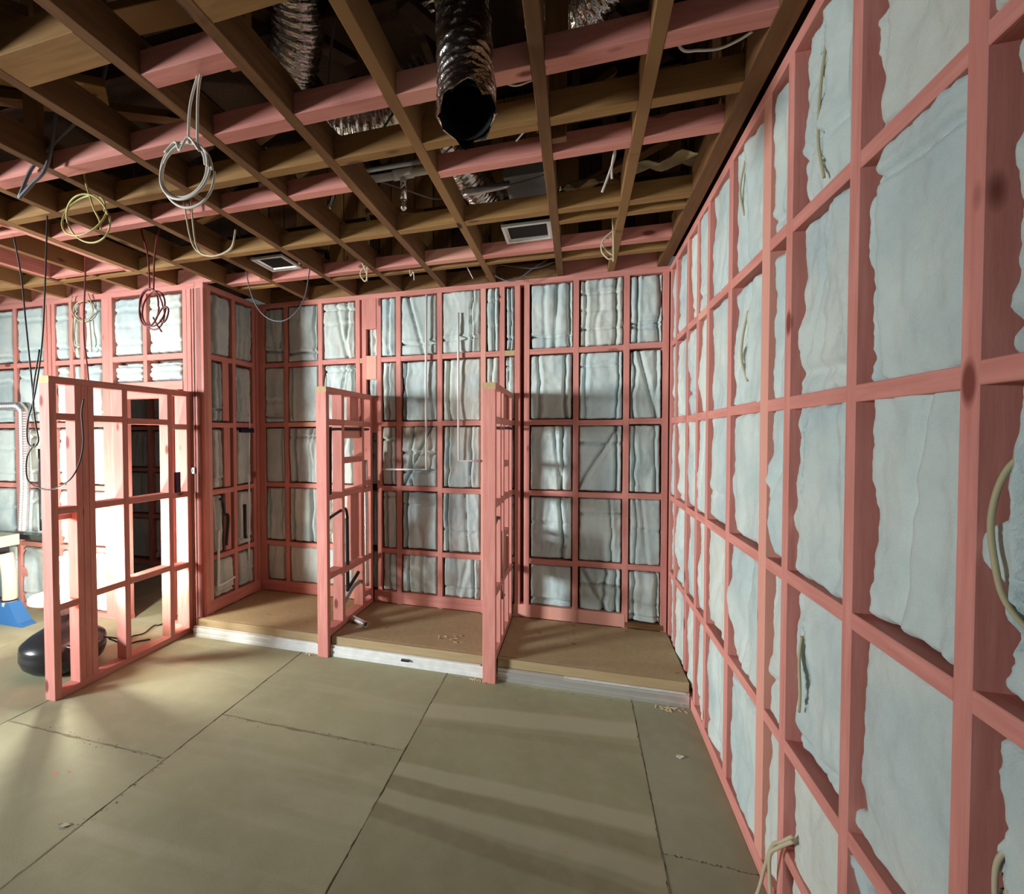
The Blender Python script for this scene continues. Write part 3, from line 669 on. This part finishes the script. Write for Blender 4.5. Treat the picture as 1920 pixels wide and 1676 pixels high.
K2=[(-3.218,2.100,1.675),(-3.285,2.100,1.582),(-3.280,2.100,1.450),(-3.176,2.100,1.403),(-3.063,2.100,1.400),(-2.929,2.100,1.458),(-2.849,2.100,1.556),(-2.812,2.100,1.683),(-2.820,2.100,1.857),(-2.801,2.100,1.941)]
K3=[(-3.617,2.262,3.07),(-3.610,2.300,2.795),(-3.579,2.300,2.507),(-3.532,2.300,2.074),(-3.521,2.300,1.930)]
K4=[(-3.572,2.700,3.276),(-3.558,2.700,2.997),(-3.587,2.700,2.520),(-3.557,2.700,2.237),(-3.540,2.700,2.056)]
G1=[(-2.787,3.400,3.622),(-2.711,3.400,3.280),(-2.647,3.400,2.962),(-2.560,3.400,2.777),(-2.431,3.400,2.680),(-2.279,3.400,2.678),(-2.138,3.400,2.809),(-2.078,3.400,3.038),(-2.026,3.400,3.393)]
C1=[(-2.252,2.300,3.15),(-2.188,2.300,2.861),(-2.093,2.300,2.779),(-1.999,2.300,2.769),(-1.910,2.300,2.805),(-1.88,2.3,2.9)]
C2=[(-2.178,2.280,3.15),(-2.138,2.280,2.832),(-2.038,2.280,2.760),(-1.901,2.280,2.781),(-1.87,2.28,2.86)]
M1=[(-1.683,3.450,3.703),(-1.606,3.450,3.547),(-1.570,3.450,3.377),(-1.585,3.450,3.130),(-1.596,3.450,2.936)]
M2=[(-1.606,3.46,3.507),(-1.584,3.46,3.316),(-1.590,3.46,3.107),(-1.656,3.46,3.008),(-1.618,3.46,2.94),(-1.60,3.46,2.99),(-1.646,3.46,3.10)]
Q1=[(0.203,3.300,3.25),(0.214,3.300,2.983),(0.214,3.300,2.846)]
Q2=[(0.213,3.300,3.045),(0.152,3.300,2.991),(0.142,3.300,2.923),(0.182,3.300,2.867),(0.218,3.300,2.867)]
Q3=[(0.208,3.320,2.999),(0.169,3.320,3.003),(0.146,3.320,2.982),(0.173,3.320,2.927),(0.209,3.320,2.895)]
N1=[(0.160,2.392,3.120),(0.155,2.430,3.110),(0.163,2.450,3.061),(0.133,2.450,2.965),(0.106,2.450,2.893)]
N2=[(0.170,2.392,3.11),(0.165,2.43,3.090),(0.150,2.45,3.014),(0.150,2.45,2.950)]
S1=[(-0.346,1.943,3.20),(-0.259,1.939,3.120),(-0.165,1.932,3.120)]
S2=[(0.30,1.86,3.22),(0.346,1.925,3.120),(0.414,1.960,3.120),(0.486,1.972,3.120),(0.540,1.951,3.120),(0.575,1.923,3.120)]
S3=[(-0.283,2.270,3.100),(-0.235,2.212,3.100),(-0.169,2.190,3.100)]
U1=[(-0.165,3.950,3.18),(-0.353,3.950,3.077),(-0.504,3.950,2.992),(-0.614,3.950,3.016),(-0.69,3.950,3.071)]
U2=[(-0.165,3.950,3.116),(-0.353,3.950,3.077),(-0.614,3.950,3.130),(-0.69,3.950,3.104)]
D1=[(-1.25,2.26,3.36),(-1.178,2.200,3.249),(-1.095,2.200,3.205),(-1.008,2.200,3.189),(-0.936,2.200,3.223),(-0.871,2.200,3.296),(-0.80,2.26,3.42)]
D2=[(-1.056,1.96,3.60),(-1.074,1.950,3.439),(-1.094,1.950,3.19)]
W1=[(-4.577,3.340,3.048),(-4.593,3.340,2.945),(-4.561,3.340,2.867),(-4.482,3.340,2.802),(-4.382,3.340,2.804),(-4.320,3.340,2.874),(-4.332,3.340,2.949),(-4.376,3.340,3.048)]
W2=[(-4.569,3.340,2.843),(-4.587,3.340,2.669),(-4.557,3.340,2.517)]
W3=[(-4.362,3.340,2.803),(-4.352,3.340,2.654),(-4.343,3.340,2.506)]
def ring(c, rx, rz, y=0.0, n=20, tilt=0.0, a0=0.0, turns=1.0):
    return [(c[0]+rx*math.cos(a0+2*PI*turns*i/n), c[1]+y*i/n+tilt*math.sin(2*PI*i/n), c[2]+rz*math.sin(a0+2*PI*turns*i/n)) for i in range(n+1)]
cable('cable_coil', [WC1, WC2, ring((-1.416, 1.45, 2.71), .112, .105, .012, 22, .01), ring((-1.412, 1.462, 2.70), .118, .112, .01, 22, -.012), ring((-1.425, 1.455, 2.72), .105, .10, .01, 22, .0), [(-1.50, 1.45, 2.79), (-1.45, 1.45, 2.82), (-1.42, 1.44, 2.78), (-1.38, 1.44, 2.82), (-1.34, 1.45, 2.77)]], .0048, 'white_cable', 'coil of white cable hanging in front of the pink dwang', 'cable')
cable('cable_coil', [YC1, ring((-2.516, 1.9, 2.891), .152, .115, .012, 22, .03), ring((-2.50, 1.91, 2.875), .145, .112, .01, 22, -.03), [(-2.452, 1.9, 2.95), (-2.43, 1.9, 2.90), (-2.40, 1.9, 2.85), (-2.39, 1.9, 2.80)]], .0048, 'yellow_cable', 'coil of yellowish cable hanging below left ceiling joists', 'cable')
cable('cable_coil', [R1, R2, R3, R4, ring((-2.81, 2.6, 2.60), .10, .125, .01, 20, .02), ring((-2.835, 2.605, 2.60), .105, .135, .01, 20, -.02), ring((-2.85, 2.6, 2.61), .085, .13, .006, 20, 0.01)], .0055, 'red_cable', 'coil of dark red cable hanging on two long strands', 'cable')
cable('hanging_cable', [T1, T2], .0085, 'grey_cable', 'pair of thick grey cables looping together at top left', 'cable')
cable('cable_coil', [K1, K2], .0045, 'black_cable', 'black cable with big loop hanging before leftmost partition post', 'cable')
cable('hanging_cable', [K3], .005, 'black_cable', 'dark single cable dangling at the far left edge', 'cable')
cable('hanging_cable', [K4], .0055, 'red_cable', 'straight dark red cable dangling above the leftmost partition', 'cable')
cable('hanging_cable', [G1], .005, 'grey_cable', 'long grey cable drooping in a U over the left stall', 'cable')
cable('hanging_cable', [C1, C2], .005, 'cream_cable', 'pair of cream cables curling below ceiling left of the vent box', 'cable')
cable('hanging_cable', [M1, M2], .006, 'cream_cable', 'bundle of cream cables hanging over the middle partition', 'cable')
cable('hanging_cable', [Q1, Q2, Q3], .0055, 'cream_cable', 'knotted cream cables hanging near the right end of back wall', 'cable')
cable('hanging_cable', [N1, N2], .0055, 'white_cable', 'pair of short white cable ends below the right ceiling bays', 'cable')
cable('hanging_cable', [S1], .004, 'white_cable', 'short white cable running just right of the main duct mouth', 'cable')
cable('hanging_cable', [S2], .005, 'white_cable', 'white cable sagging in the bay beside the right wall', 'cable')
cable('hanging_cable', [S3], .004, 'white_cable', 'tiny white wire end behind the main duct mouth', 'cable')
cable('hanging_cable', [U1, U2], .0045, 'grey_cable', 'two thin grey cables crossing above the right stall doorway', 'cable')
cable('hanging_cable', [D1], .006, 'grey_cable', 'grey cable slung under the half hidden shiny duct', 'cable')
cable('hanging_cable', [D2], .006, 'grey_cable', 'straight grey cable dropping beside the dark left duct', 'cable')
cable('cable_coil', [W1, W2, W3, ring((-4.45, 3.345, 2.90), .12, .09, .004, 18)], .006, 'cream_cable', 'pale cable coil stapled to the far left wall', 'cable')
HK1=[(-1.30,3.62,3.05),(-1.285,3.60,2.995),(-1.262,3.600,3.023),(-1.255,3.600,2.958)]
cable('hanging_cable', [HK1], .0035, 'white_cable', 'small hooked white wire below pink dwang over middle stall', 'cable')
cable('hanging_cable', [[(-.90, 3.72, 3.14), (-0.851, 3.76, 3.056), (-0.820, 3.8, 2.99)]], .004, 'white_cable', 'short white wire stub over the middle stall, near right partition', 'cable')

# ------------------------------------------------------------------ ducts and pipes in the roof void
def duct(name, pts, r, label, ragged=False, seg=30, pitch=.034, open_end=True, seed=1):
    P = spline(pts, 40); L = sum((P[i+1]-P[i]).length for i in range(len(P)-1)); N = max(24, int(L/.0055))
    # resample evenly
    acc = [0.0]
    for i in range(len(P)-1): acc.append(acc[-1]+(P[i+1]-P[i]).length)
    path = []; j = 0
    for q in range(N+1):
        s = L*q/N
        while j < len(P)-2 and acc[j+1] < s: j += 1
        path.append(P[j].lerp(P[j+1], min(1, max(0, (s-acc[j])/max(1e-9, acc[j+1]-acc[j])))))
    rs = random.Random(seed); ph = [rs.uniform(0, 6.28) for _ in range(6)]
    def rf(i, kk):
        s = L*i/N; a = 2*PI*kk/seg; c = (s/pitch+kk/seg) % 1.0
        return r*(1-.085*abs(math.sin(PI*c))**1.5)+.004*math.sin(5*a+ph[0]+s*30)*math.sin(s*70+ph[1]+3*a)+.0025*math.sin(11*a+s*110+ph[2])
    v_, f_ = tube_data(path, r, seg, cap=False, rfun=rf)
    if ragged:
        ax = (path[-1]-path[-2]).normalized()
        for kk in range(seg):
            d = .022*math.sin(3*2*PI*kk/seg+1)+.016*math.sin(7*2*PI*kk/seg)+rs.uniform(-.008, .008)
            for back, wgt in ((0, 1), (1, .8), (2, .6), (3, .35)): v_[(len(path)-1-back)*seg+kk] = v_[(len(path)-1-back)*seg+kk] + ax*d*wgt
    c0 = path[0]; t = link(name, mesh_from(name, [q-c0 for q in v_], f_, True), 'foil', None, c0)
    tag(t, label, 'duct', None)
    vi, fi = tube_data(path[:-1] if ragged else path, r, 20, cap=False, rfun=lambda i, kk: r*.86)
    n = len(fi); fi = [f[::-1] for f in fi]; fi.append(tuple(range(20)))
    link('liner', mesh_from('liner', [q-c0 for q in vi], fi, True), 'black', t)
    return t
duct('foil_duct', [(-0.47, 1.95, 4.3), (-0.455, 1.88, 3.75), (-0.425, 1.77, 3.35), (-0.395, 1.685, 3.08), (-0.378, 1.64, 2.93), (-0.362, 1.575, 2.79)], .102, 'crumpled foil duct hanging open below the ceiling, black inside', True, 36, .042, seed=2)
duct('foil_duct', [(-1.12, 1.40, 4.15), (-1.15, 1.72, 3.80), (-1.24, 1.95, 3.62), (-1.38, 2.10, 3.52)], .12, 'dark foil duct running up at upper left of the open duct', seed=3)
duct('foil_duct', [(-1.26, 2.30, 3.42), (-1.10, 2.33, 3.40), (-0.98, 2.36, 3.42), (-.75, 2.40, 3.55)], .145, 'shiny half hidden foil duct bulging below the second pink dwang', seed=4)
duct('foil_duct', [(-0.60, 1.95, 4.2), (-0.63, 2.12, 3.85), (-0.63, 2.2, 3.70)], .09, 'shadowed foil duct directly behind the open duct', seed=5)
duct('foil_duct', [(-0.20, 2.15, 3.60), (.0, 2.14, 3.52), (.25, 1.95, 3.62)], .10, 'foil duct at top of picture right of the open duct', seed=6)
duct('foil_duct', [(-2.55, 3.62, 3.35), (-2.28, 3.74, 3.30), (-2.13, 3.78, 3.28)], .085, 'short foil duct above the left stall beside the vent box', seed=7)
duct('foil_duct', [(-0.80, 2.75, 3.50), (-.70, 3.0, 3.40), (-.60, 3.35, 3.36)], .11, 'foil duct behind the right vent box in the shadows', seed=8)
def vent(loc, w_, d_, label):
    t = empty('vent_box', loc); tag(t, label, 'vent box'); h = .02; k_ = .022
    bar('frame_side', t, (-w_/2-k_, -d_/2-k_, 0), (-w_/2, d_/2+k_, .02), 'white_metal'); bar('frame_side', t, (w_/2, -d_/2-k_, 0), (w_/2+k_, d_/2+k_, .02), 'white_metal')
    bar('frame_side', t, (-w_/2, -d_/2-k_, 0), (w_/2, -d_/2, .02), 'white_metal'); bar('frame_side', t, (-w_/2, d_/2, 0), (w_/2, d_/2+k_, .02), 'white_metal')
    V = []; b0, b1 = (w_/2, d_/2), (w_/2*.92, d_/2*.92)
    for z, (bx, by) in ((.01, b0), (h, b1)): V += [(-bx, -by, z), (bx, -by, z), (bx, by, z), (-bx, by, z)]
    F = [(0, 1, 5, 4), (1, 2, 6, 5), (2, 3, 7, 6), (3, 0, 4, 7)]
    link('neck', mesh_from('neck', V, F), 'galvanised', t)
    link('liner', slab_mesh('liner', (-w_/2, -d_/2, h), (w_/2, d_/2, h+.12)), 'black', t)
    return t
vent((-2.33, 3.33, 3.10), .24, .24, 'white framed vent box over the left stall, open below')
vent((-0.335, 3.32, 3.10), .28, .24, 'grey framed vent box over the right partition, open below')
db = link('duct_box', slab_mesh('duct_box', (-.15, -.16, 0), (.15, .16, .16)), 'grey_plastic', None, (-.33, 3.33, 3.42)); tag(db, 'plain grey sheet metal box above the right vent box', 'duct box')
t = empty('sprinkler_pipe', (-1.0, 2.6, 3.22)); tag(t, 'white pipe with a downward sprinkler head between ceiling joists', 'pipe')
link('pipe', tubes_mesh('pipe', [[(-.42, -.02, .0), (-.1, 0, .005), (.24, .01, .01)]], .022, 12), 'white_metal', t)
link('tee', tubes_mesh('tee', [[(-.03, 0, .005), (.09, .003, .008)]], .029, 12), 'white_metal', t)
link('drop', lathe_mesh('drop', [(.019, -.02), (.019, -.14)], 14), 'chrome', t, (.03, 0, 0)); link('sprinkler_head', lathe_mesh('head', [(.019, -.138), (.013, -.15), (.012, -.17), (.018, -.175), (.02, -.19), (.008, -.20)], 14), 'chrome', t, (.03, 0, 0))
pp = link('chrome_trap', tubes_mesh('trap', [[(-1.78, 2.98, 3.30), (-1.70, 2.97, 3.30), (-1.665, 2.96, 3.27), (-1.64, 2.95, 3.30), (-1.60, 2.95, 3.42)]], .02, 12), 'chrome'); tag(pp, 'bent chrome pipe under ceiling left of the sprinkler', 'pipe')
def pipe(nm, pts, r, mat, label, cat='pipe', raw=False, group=None): o = link(nm, tubes_mesh(nm, [pts], r, 10, raw=raw), mat); tag(o, label, cat, group); return o
pipe('ceiling_conduit', [(-1.6, 2.76, 3.38), (-.75, 2.80, 3.40)], .014, 'grey_plastic', 'grey conduit crossing above the ceiling under the sprinkler pipe')
pipe('ceiling_conduit', [(-1.7, 3.22, 3.25), (-.75, 3.30, 3.26)], .016, 'galvanised', 'shiny conduit above the back row of pink dwangs')
pipe('ceiling_conduit', [(-.72, 3.02, 3.28), (-.42, 3.05, 3.31)], .022, 'galvanised', 'short shiny tube beside the grey duct box')
cable('hanging_cable', [[(-1.15, 2.60, 3.22), (-1.0, 2.72, 3.20), (-.85, 2.88, 3.20), (-.72, 2.90, 3.24)], [(-.68, 2.90, 3.25), (-.4, 2.92, 3.24), (-.17, 2.92, 3.27)]], .005, 'grey_cable', 'grey cable sagging beneath the sprinkler pipe toward the right', 'cable')
def sheet(name, pts, label, mat='kraft'):
    # crumpled folded paper: grid over 4 corners with thickness
    P = [Vector(p) for p in pts]; n, m_ = 14, 8; V = []
    for j in range(m_+1):
        for i in range(n+1):
            p = P[0].lerp(P[1], i/n).lerp(P[3].lerp(P[2], i/n), j/m_); p.z += .02*math.sin(i*.9+j*.6)+random.uniform(-.006, .006); V.append(p)
    W = n+1; K = len(V); V2 = [v_+Vector((0, 0, .004)) for v_ in V]
    F = [(j*W+i+1, j*W+i, (j+1)*W+i, (j+1)*W+i+1) for j in range(m_) for i in range(n)]; F += [tuple(q+K for q in f[::-1]) for f in F]
    bd = list(range(W))+[j*W+n for j in range(1, m_+1)]+[m_*W+i for i in range(n-1, -1, -1)]+[j*W for j in range(m_-1, 0, -1)]
    F += [(bd[q], bd[(q+1) % len(bd)], bd[(q+1) % len(bd)]+K, bd[q]+K) for q in range(len(bd))]
    c0 = V[0].copy(); o = link(name, mesh_from(name, [v_-c0 for v_ in V+V2], F, True), mat); o.location = c0; tag(o, label, 'paper')
sheet('building_paper', [(.28, 2.86, 3.20), (.66, 2.80, 3.22), (.66, 3.12, 3.30), (.28, 3.14, 3.32)], 'crumpled tan building paper resting above ceiling beside the right wall')
sheet('building_paper', [(-.10, 2.94, 3.17), (.16, 2.92, 3.20), (.14, 3.1, 3.28), (-.12, 3.1, 3.27)], 'small curled scrap of tan paper over the right stall')

# ------------------------------------------------------------------ conduits on the back wall, pipes in the frames
pipe('wall_conduit', [(-1.305, 4.075, 2.98), (-1.312, 4.07, 2.2), (-1.31, 4.07, 1.415), (-1.74, 4.07, 1.41)], .010, 'white_plastic', 'thin white L shaped conduit on middle stall back wall, left one', raw=True, group=None)
pipe('wall_conduit', [(-1.012, 4.075, 2.80), (-1.012, 4.07, 2.1), (-1.01, 4.07, 1.50), (-0.82, 4.07, 1.50)], .010, 'white_plastic', 'thin white L shaped conduit on middle stall back wall, beside right partition', raw=True)
pipe('water_pipe', [(-1.865, 3.33, 1.25), (-1.865, 3.335, 1.4), (-1.865, 3.34, 1.74), (-1.865, 3.37, 1.772), (-1.865, 3.66, 1.776), (-1.865, 4.04, 1.78)], .012, 'black_plastic', 'black water pipe bent along the inside top of middle partition')
pipe('water_pipe', [(-1.865, 3.31, 1.075), (-1.865, 3.45, 1.10), (-1.865, 3.58, 1.11), (-1.865, 3.62, 1.02)], .012, 'black_plastic', 'short black pipe elbow midway up the middle partition')
pipe('waste_pipe', [(-1.88, 3.635, 1.02), (-1.88, 3.64, .86), (-1.88, 3.645, .45), (-1.88, 3.66, .42), (-1.88, 3.85, .50)], .016, 'black_plastic', 'black waste pipe with lower elbow inside middle partition')
pipe('foil_strip', [(-1.87, 3.99, 1.50), (-1.87, 4.0, 1.0), (-1.87, 4.0, .65), (-1.87, 4.01, .33)], .02, 'galvanised', 'shiny ribbed tube standing at the back of middle partition', 'pipe')
pipe('curved_pipe', [(-1.88, 3.55, .30), (-1.88, 3.65, .36), (-1.88, 3.75, .40), (-1.88, 3.87, .41)], .018, 'grey_plastic', 'grey curved pipe low down inside middle partition')
pipe('water_pipe', [(-.56, 3.28, 1.775), (-.555, 3.55, 1.775), (-.545, 3.80, 1.78), (-.535, 4.05, 1.78)], .012, 'navy_plastic', 'dark blue pipe across the top of the right partition')
pipe('water_pipe', [(-.565, 3.30, 1.07), (-.565, 3.42, 1.11), (-.565, 3.45, 1.12)], .012, 'black_plastic', 'black pipe stub midway up the right partition')
pipe('waste_pipe', [(-.56, 3.56, 1.0), (-.56, 3.57, .7), (-.56, 3.58, .5), (-.56, 3.72, .46)], .016, 'black_plastic', 'black waste pipe low inside the right partition')
def open_pipe(name, p, q, r, mat, label):
    p, q = Vector(p), Vector(q); path = [p.lerp(q, i/8) for i in range(9)]
    v1, f1 = tube_data(path, r, 18, cap=False); v2, f2 = tube_data(path, r*.86, 18, cap=False); b = len(v1)
    F = f1+[tuple(x_+b for x_ in f[::-1]) for f in f2]
    for base_ in (0, 8*18): F += [(base_+kk, base_+(kk+1) % 18, base_+b+(kk+1) % 18, base_+b+kk) for kk in range(18)]
    c0 = p.copy(); o = link(name, mesh_from(name, [x_-c0 for x_ in v1+v2], F, True), mat); o.location = c0; tag(o, label, 'pipe'); return o
open_pipe('pipe_offcut', (-1.82, 3.62, .176), (-1.655, 3.525, .176), .024, 'galvanised', 'shiny pipe offcut lying on platform by the middle partition')
pipe('wall_pipe', [(-3.109, 3.965, 2.12), (-3.108, 3.965, 1.8), (-3.108, 3.95, 1.29), (-3.108, 3.935, .5)], .010, 'white_plastic', 'white vertical pipe near corner of the left stall wall')
pipe('wall_pipe', [(-3.085, 3.86, 1.06), (-3.085, 3.86, .73)], .014, 'black_plastic', 'black short pipe on the left stall wall beside the white one')
pipe('wall_pipe', [(-3.08, 3.50, .88), (-3.08, 3.49, .45), (-3.08, 3.50, .38), (-3.08, 3.70, .40)], .011, 'white_plastic', 'low white pipe with elbow on the left stall wall')
pipe('wall_pipe', [(-3.085, 3.53, 1.16), (-3.08, 3.56, 1.12), (-3.075, 3.57, 1.02), (-3.085, 3.63, .97), (-3.085, 3.60, .72)], .013, 'black_plastic', 'twisted black pipe fitting halfway up the left stall wall')
o = link('bracket', slab_mesh('bracket', (-.012, -.095, -.02), (.012, .095, .02)), 'navy_plastic', None, (-3.088, 3.90, 1.775)); tag(o, 'dark blue flat bracket at the top of white wall pipe', 'bracket')
t = empty('light_switch', (-3.222, 3.366, 1.42)); tag(t, 'small white switch plate on pink post beside the leftmost partition', 'switch')
bar('plate', t, (-.022, -.012, -.026), (.022, .0, .026), 'white_plastic'); bar('rocker', t, (-.006, -.017, -.012), (.006, -.012, .012), 'grey_plastic')
o = link('strap', slab_mesh('strap', (-.012, -.022, -.09), (.012, .022, .09)), 'navy_plastic', None, (-3.262, 3.232, 1.325)); 
tag(o, 'dark blue plastic strap hanging in the leftmost partition', 'strap')

# ------------------------------------------------------------------ items at the far left
duct2 = []
def ribbed(name, pts, r, label):
    P = [Vector(p) for p in pts]; path = []
    for a, b in zip(P[:-1], P[1:]):
        n = max(2, int((b-a).length/.006)); path += [a.lerp(b, i/n) for i in range(n)]
    path.append(P[-1]); v_, f_ = tube_data(path, r, 16, cap=True, rfun=lambda i, kk: r*(1-.07*(i % 4 == 0)))
    o = link(name, mesh_from(name, [q-P[0] for q in v_], f_, True), 'galvanised'); o.location = P[0]; tag(o, label, 'flue'); return o
ribbed('ribbed_flue', [(-5.56, 3.30, 2.02), (-5.25, 3.30, 2.02), (-5.19, 3.30, 1.97), (-5.19, 3.30, 1.60), (-5.18, 3.29, 1.2), (-5.20, 3.28, .80)], .042, 'silver ribbed flue pipe standing against the far left wall')
pipe('wall_pipe', [(-5.03, 3.33, 1.6), (-5.03, 3.33, .80)], .014, 'black_plastic', 'thin black pipe right of the silver ribbed flue')
bar_o = link('shelf_rail', bar_mesh(.05, .09, .62, 'black_plastic'), None, None, (-5.16, 3.26, .755), (0, PI/2, 0)); tag(bar_o, 'dark shelf rail under the silver ribbed flue', 'rail')
t = empty('work_stand', (-5.2, 3.05, 0)); tag(t, 'beige legged work stand with blue feet and pale green top', 'stand')
link('leg', tubes_mesh('leg', [[(.13, .0, .64), (.165, .0, .45), (.17, 0, .25), (.16, .0, .16)]], .055, 14), 'beige_plastic', t)
link('collar', tubes_mesh('collar', [[(.165, 0, .22), (.165, 0, .205)]], .06, 14), 'navy_plastic', t)
link('leg', tubes_mesh('leg', [[(-.02, .10, .62), (.02, .10, .35), (.03, .10, .05)]], .05, 12), 'grey_plastic', t)
V = [(.09, -.06, .0), (.42, -.06, .0), (.42, .06, .0), (.09, .06, .0), (.10, -.05, .20), (.23, -.05, .20), (.23, .05, .20), (.10, .05, .20), (.36, -.06, .03), (.36, .06, .03)]
link('foot', mesh_from('foot', V, [(3, 2, 1, 0), (4, 5, 6, 7), (0, 1, 8, 5, 4), (2, 3, 7, 6, 9), (1, 2, 9, 8), (8, 9, 6, 5), (3, 0, 4, 7)]), 'blue_plastic', t)
bar('foot', t, (-.55, -.06, 0), (.12, .06, .09), 'blue_plastic')
bar('top', t, (-.75, -.25, .70), (.12, .12, .80), 'green_board'); bar('rail', t, (-.7, -.16, .64), (.08, .06, .695), 'black_plastic')

# ------------------------------------------------------------------ cables through the right wall's batts, debris
def rw(y, z, out=0.0): return (0.69-out, y, z)
cable('wall_cable', [[rw(1.765, 1.08, .004), rw(1.765, 1.0, .010), rw(1.755, .9, .010), rw(1.775, .83, .004)]], .0042, 'olive_cable', 'olive cable peeking from a slit in the lower right wall batt', 'cable')
cable('wall_cable', [[rw(1.70, 2.90, -.01), rw(1.695, 2.75, .006), rw(1.70, 2.6, .008), rw(1.69, 2.48, -.004)]], .0042, 'olive_cable', 'olive cable in the topmost slit of right wall near ceiling', 'cable')
cable('wall_cable', [[rw(2.335, 2.25, -.005), rw(2.34, 2.15, .012), rw(2.35, 2.05, .014), rw(2.33, 1.95, -.004)]], .0048, 'olive_cable', 'olive cable bulging from a high batt midway along right wall', 'cable')
cable('wall_cable', [[rw(2.40, 2.92, -.005), rw(2.41, 2.8, .010), rw(2.40, 2.68, -.004)]], .0042, 'olive_cable', 'olive cable just under the right wall top plate', 'cable')
cable('wall_cable', [[rw(1.015, 1.71, -.03), rw(1.035, 1.66, .0), rw(1.045, 1.58, .012), rw(1.035, 1.50, .012), rw(1.02, 1.44, .006), rw(1.0, 1.39, -.02)]], .0048, 'olive_cable', 'thick cream cable bowing out of the nearest right wall batt', 'cable')
cable('wall_cable', [[rw(1.02, 1.05, -.03), rw(1.03, 1.0, .0), rw(1.03, .93, .004), rw(1.025, .85, .0)], [rw(1.005, 1.03, -.03), rw(1.01, .97, .0), rw(1.0, .88, .0)]], .0042, 'cream_cable', 'pair of cream cables emerging low at the right picture edge', 'cable')
cable('wall_cable', [[rw(1.80, .40, .006), rw(1.82, .36, .03), rw(1.87, .30, .04), rw(1.90, .2, .05), rw(1.92, .10, .06), rw(1.93, .012, .08), rw(1.85, .008, .12)], [rw(1.79, .39, .01), rw(1.83, .33, .035), rw(1.86, .27, .05), rw(1.85, .15, .05), rw(1.83, .05, .05), rw(1.80, .01, .10)]], .006, 'cream_cable', 'tied cream cable tails dropping to the floor at right wall', 'cable')
def chip(name, loc, pts, th, mat, label, cat):
    n = len(pts); V = [(x_, y_, .001+.006*abs(x_)/.03*(.5 if i % 2 else 1)) for i, (x_, y_) in enumerate(pts)]; V += [(x_, y_, z_+th) for x_, y_, z_ in V]
    F = [tuple(range(n-1, -1, -1)), tuple(range(n, 2*n))]+[(i, (i+1) % n, (i+1) % n+n, i+n) for i in range(n)]
    o = link(name, mesh_from(name, V, F), mat); o.location = loc; tag(o, label, cat); return o
chip('dry_leaf', (-2.17, 1.50, 0), [(-.026, -.006), (-.01, -.012), (.012, -.008), (.028, .008), (.012, .014), (-.012, .010)], .002, 'leaf', 'dry pale leaf scrap on the floor at front left', 'leaf')
chip('foam_scrap', (.53, 2.76, 0), [(-.02, -.008), (.0, -.014), (.022, .0), (.008, .012), (-.014, .010)], .004, 'white_paint', 'white flake on floor beside the right wall', 'scrap')
def shavings(name, loc, n, sx, sy, label):
    V, F = [], []
    for _ in range(n):
        p = Vector((random.gauss(0, sx), random.gauss(0, sy), 0)); a = random.uniform(0, 6.28); l_ = random.uniform(.006, .018); w2 = .003; b = len(V)
        d = Vector((math.cos(a), math.sin(a), 0)); e = Vector((-d.y, d.x, 0))
        for z in (0.0, .002): V += [p-d*l_-e*w2+Vector((0, 0, z)), p+d*l_-e*w2+Vector((0, 0, z+.004)), p+d*l_+e*w2+Vector((0, 0, z+.004)), p-d*l_+e*w2+Vector((0, 0, z))]
        F += [tuple(q+b for q in f) for f in ((3, 2, 1, 0), (4, 5, 6, 7), (0, 1, 5, 4), (1, 2, 6, 5), (2, 3, 7, 6), (3, 0, 4, 7))]
    o = link(name, mesh_from(name, V, F), 'shaving'); o.location = loc; o['kind'] = 'stuff'; tag(o, label, 'shavings')
shavings('wood_shavings', (.56, 3.235, .001), 22, .045, .012, 'pale wood shavings by the rail end at right wall')
shavings('wood_shavings', (-.68, 3.235, .001), 12, .02, .008, 'few wood shavings left of the rightmost partition post')
shavings('wood_shavings', (-2.02, 3.25, .001), 8, .015, .008, 'few wood shavings left of the middle partition post')
shavings('wood_shavings', (-.95, 3.52, .152), 14, .05, .03, 'fine wood crumbs on the middle stall platform')

def chalk(parent, x, y, z, sx, sy):
    n = 14; V = [(sx*math.cos(2*PI*i/n)*random.uniform(.6, 1.1), sy*math.sin(2*PI*i/n)*random.uniform(.6, 1.1), 0) for i in range(n)]; V += [(a, b, .0006) for a, b, c_ in V]
    F = [tuple(range(n-1, -1, -1)), tuple(range(n, 2*n))]+[(i, (i+1) % n, (i+1) % n+n, i+n) for i in range(n)]
    link('chalk_mark', mesh_from('chalk', V, F), 'chalk', parent, (x, y, z))
chalk(fl, -2.55, 1.73, .0002, .03, .008); chalk(fl, -2.50, 1.76, .0002, .018, .005)
chalk(pf, .10+1.2, .018, .1502, .03, .006); chalk(pf, -1.0+1.2, .018, .1502, .02, .006); chalk(pf, -2.45+1.2, .25, .1502, .02, .008)
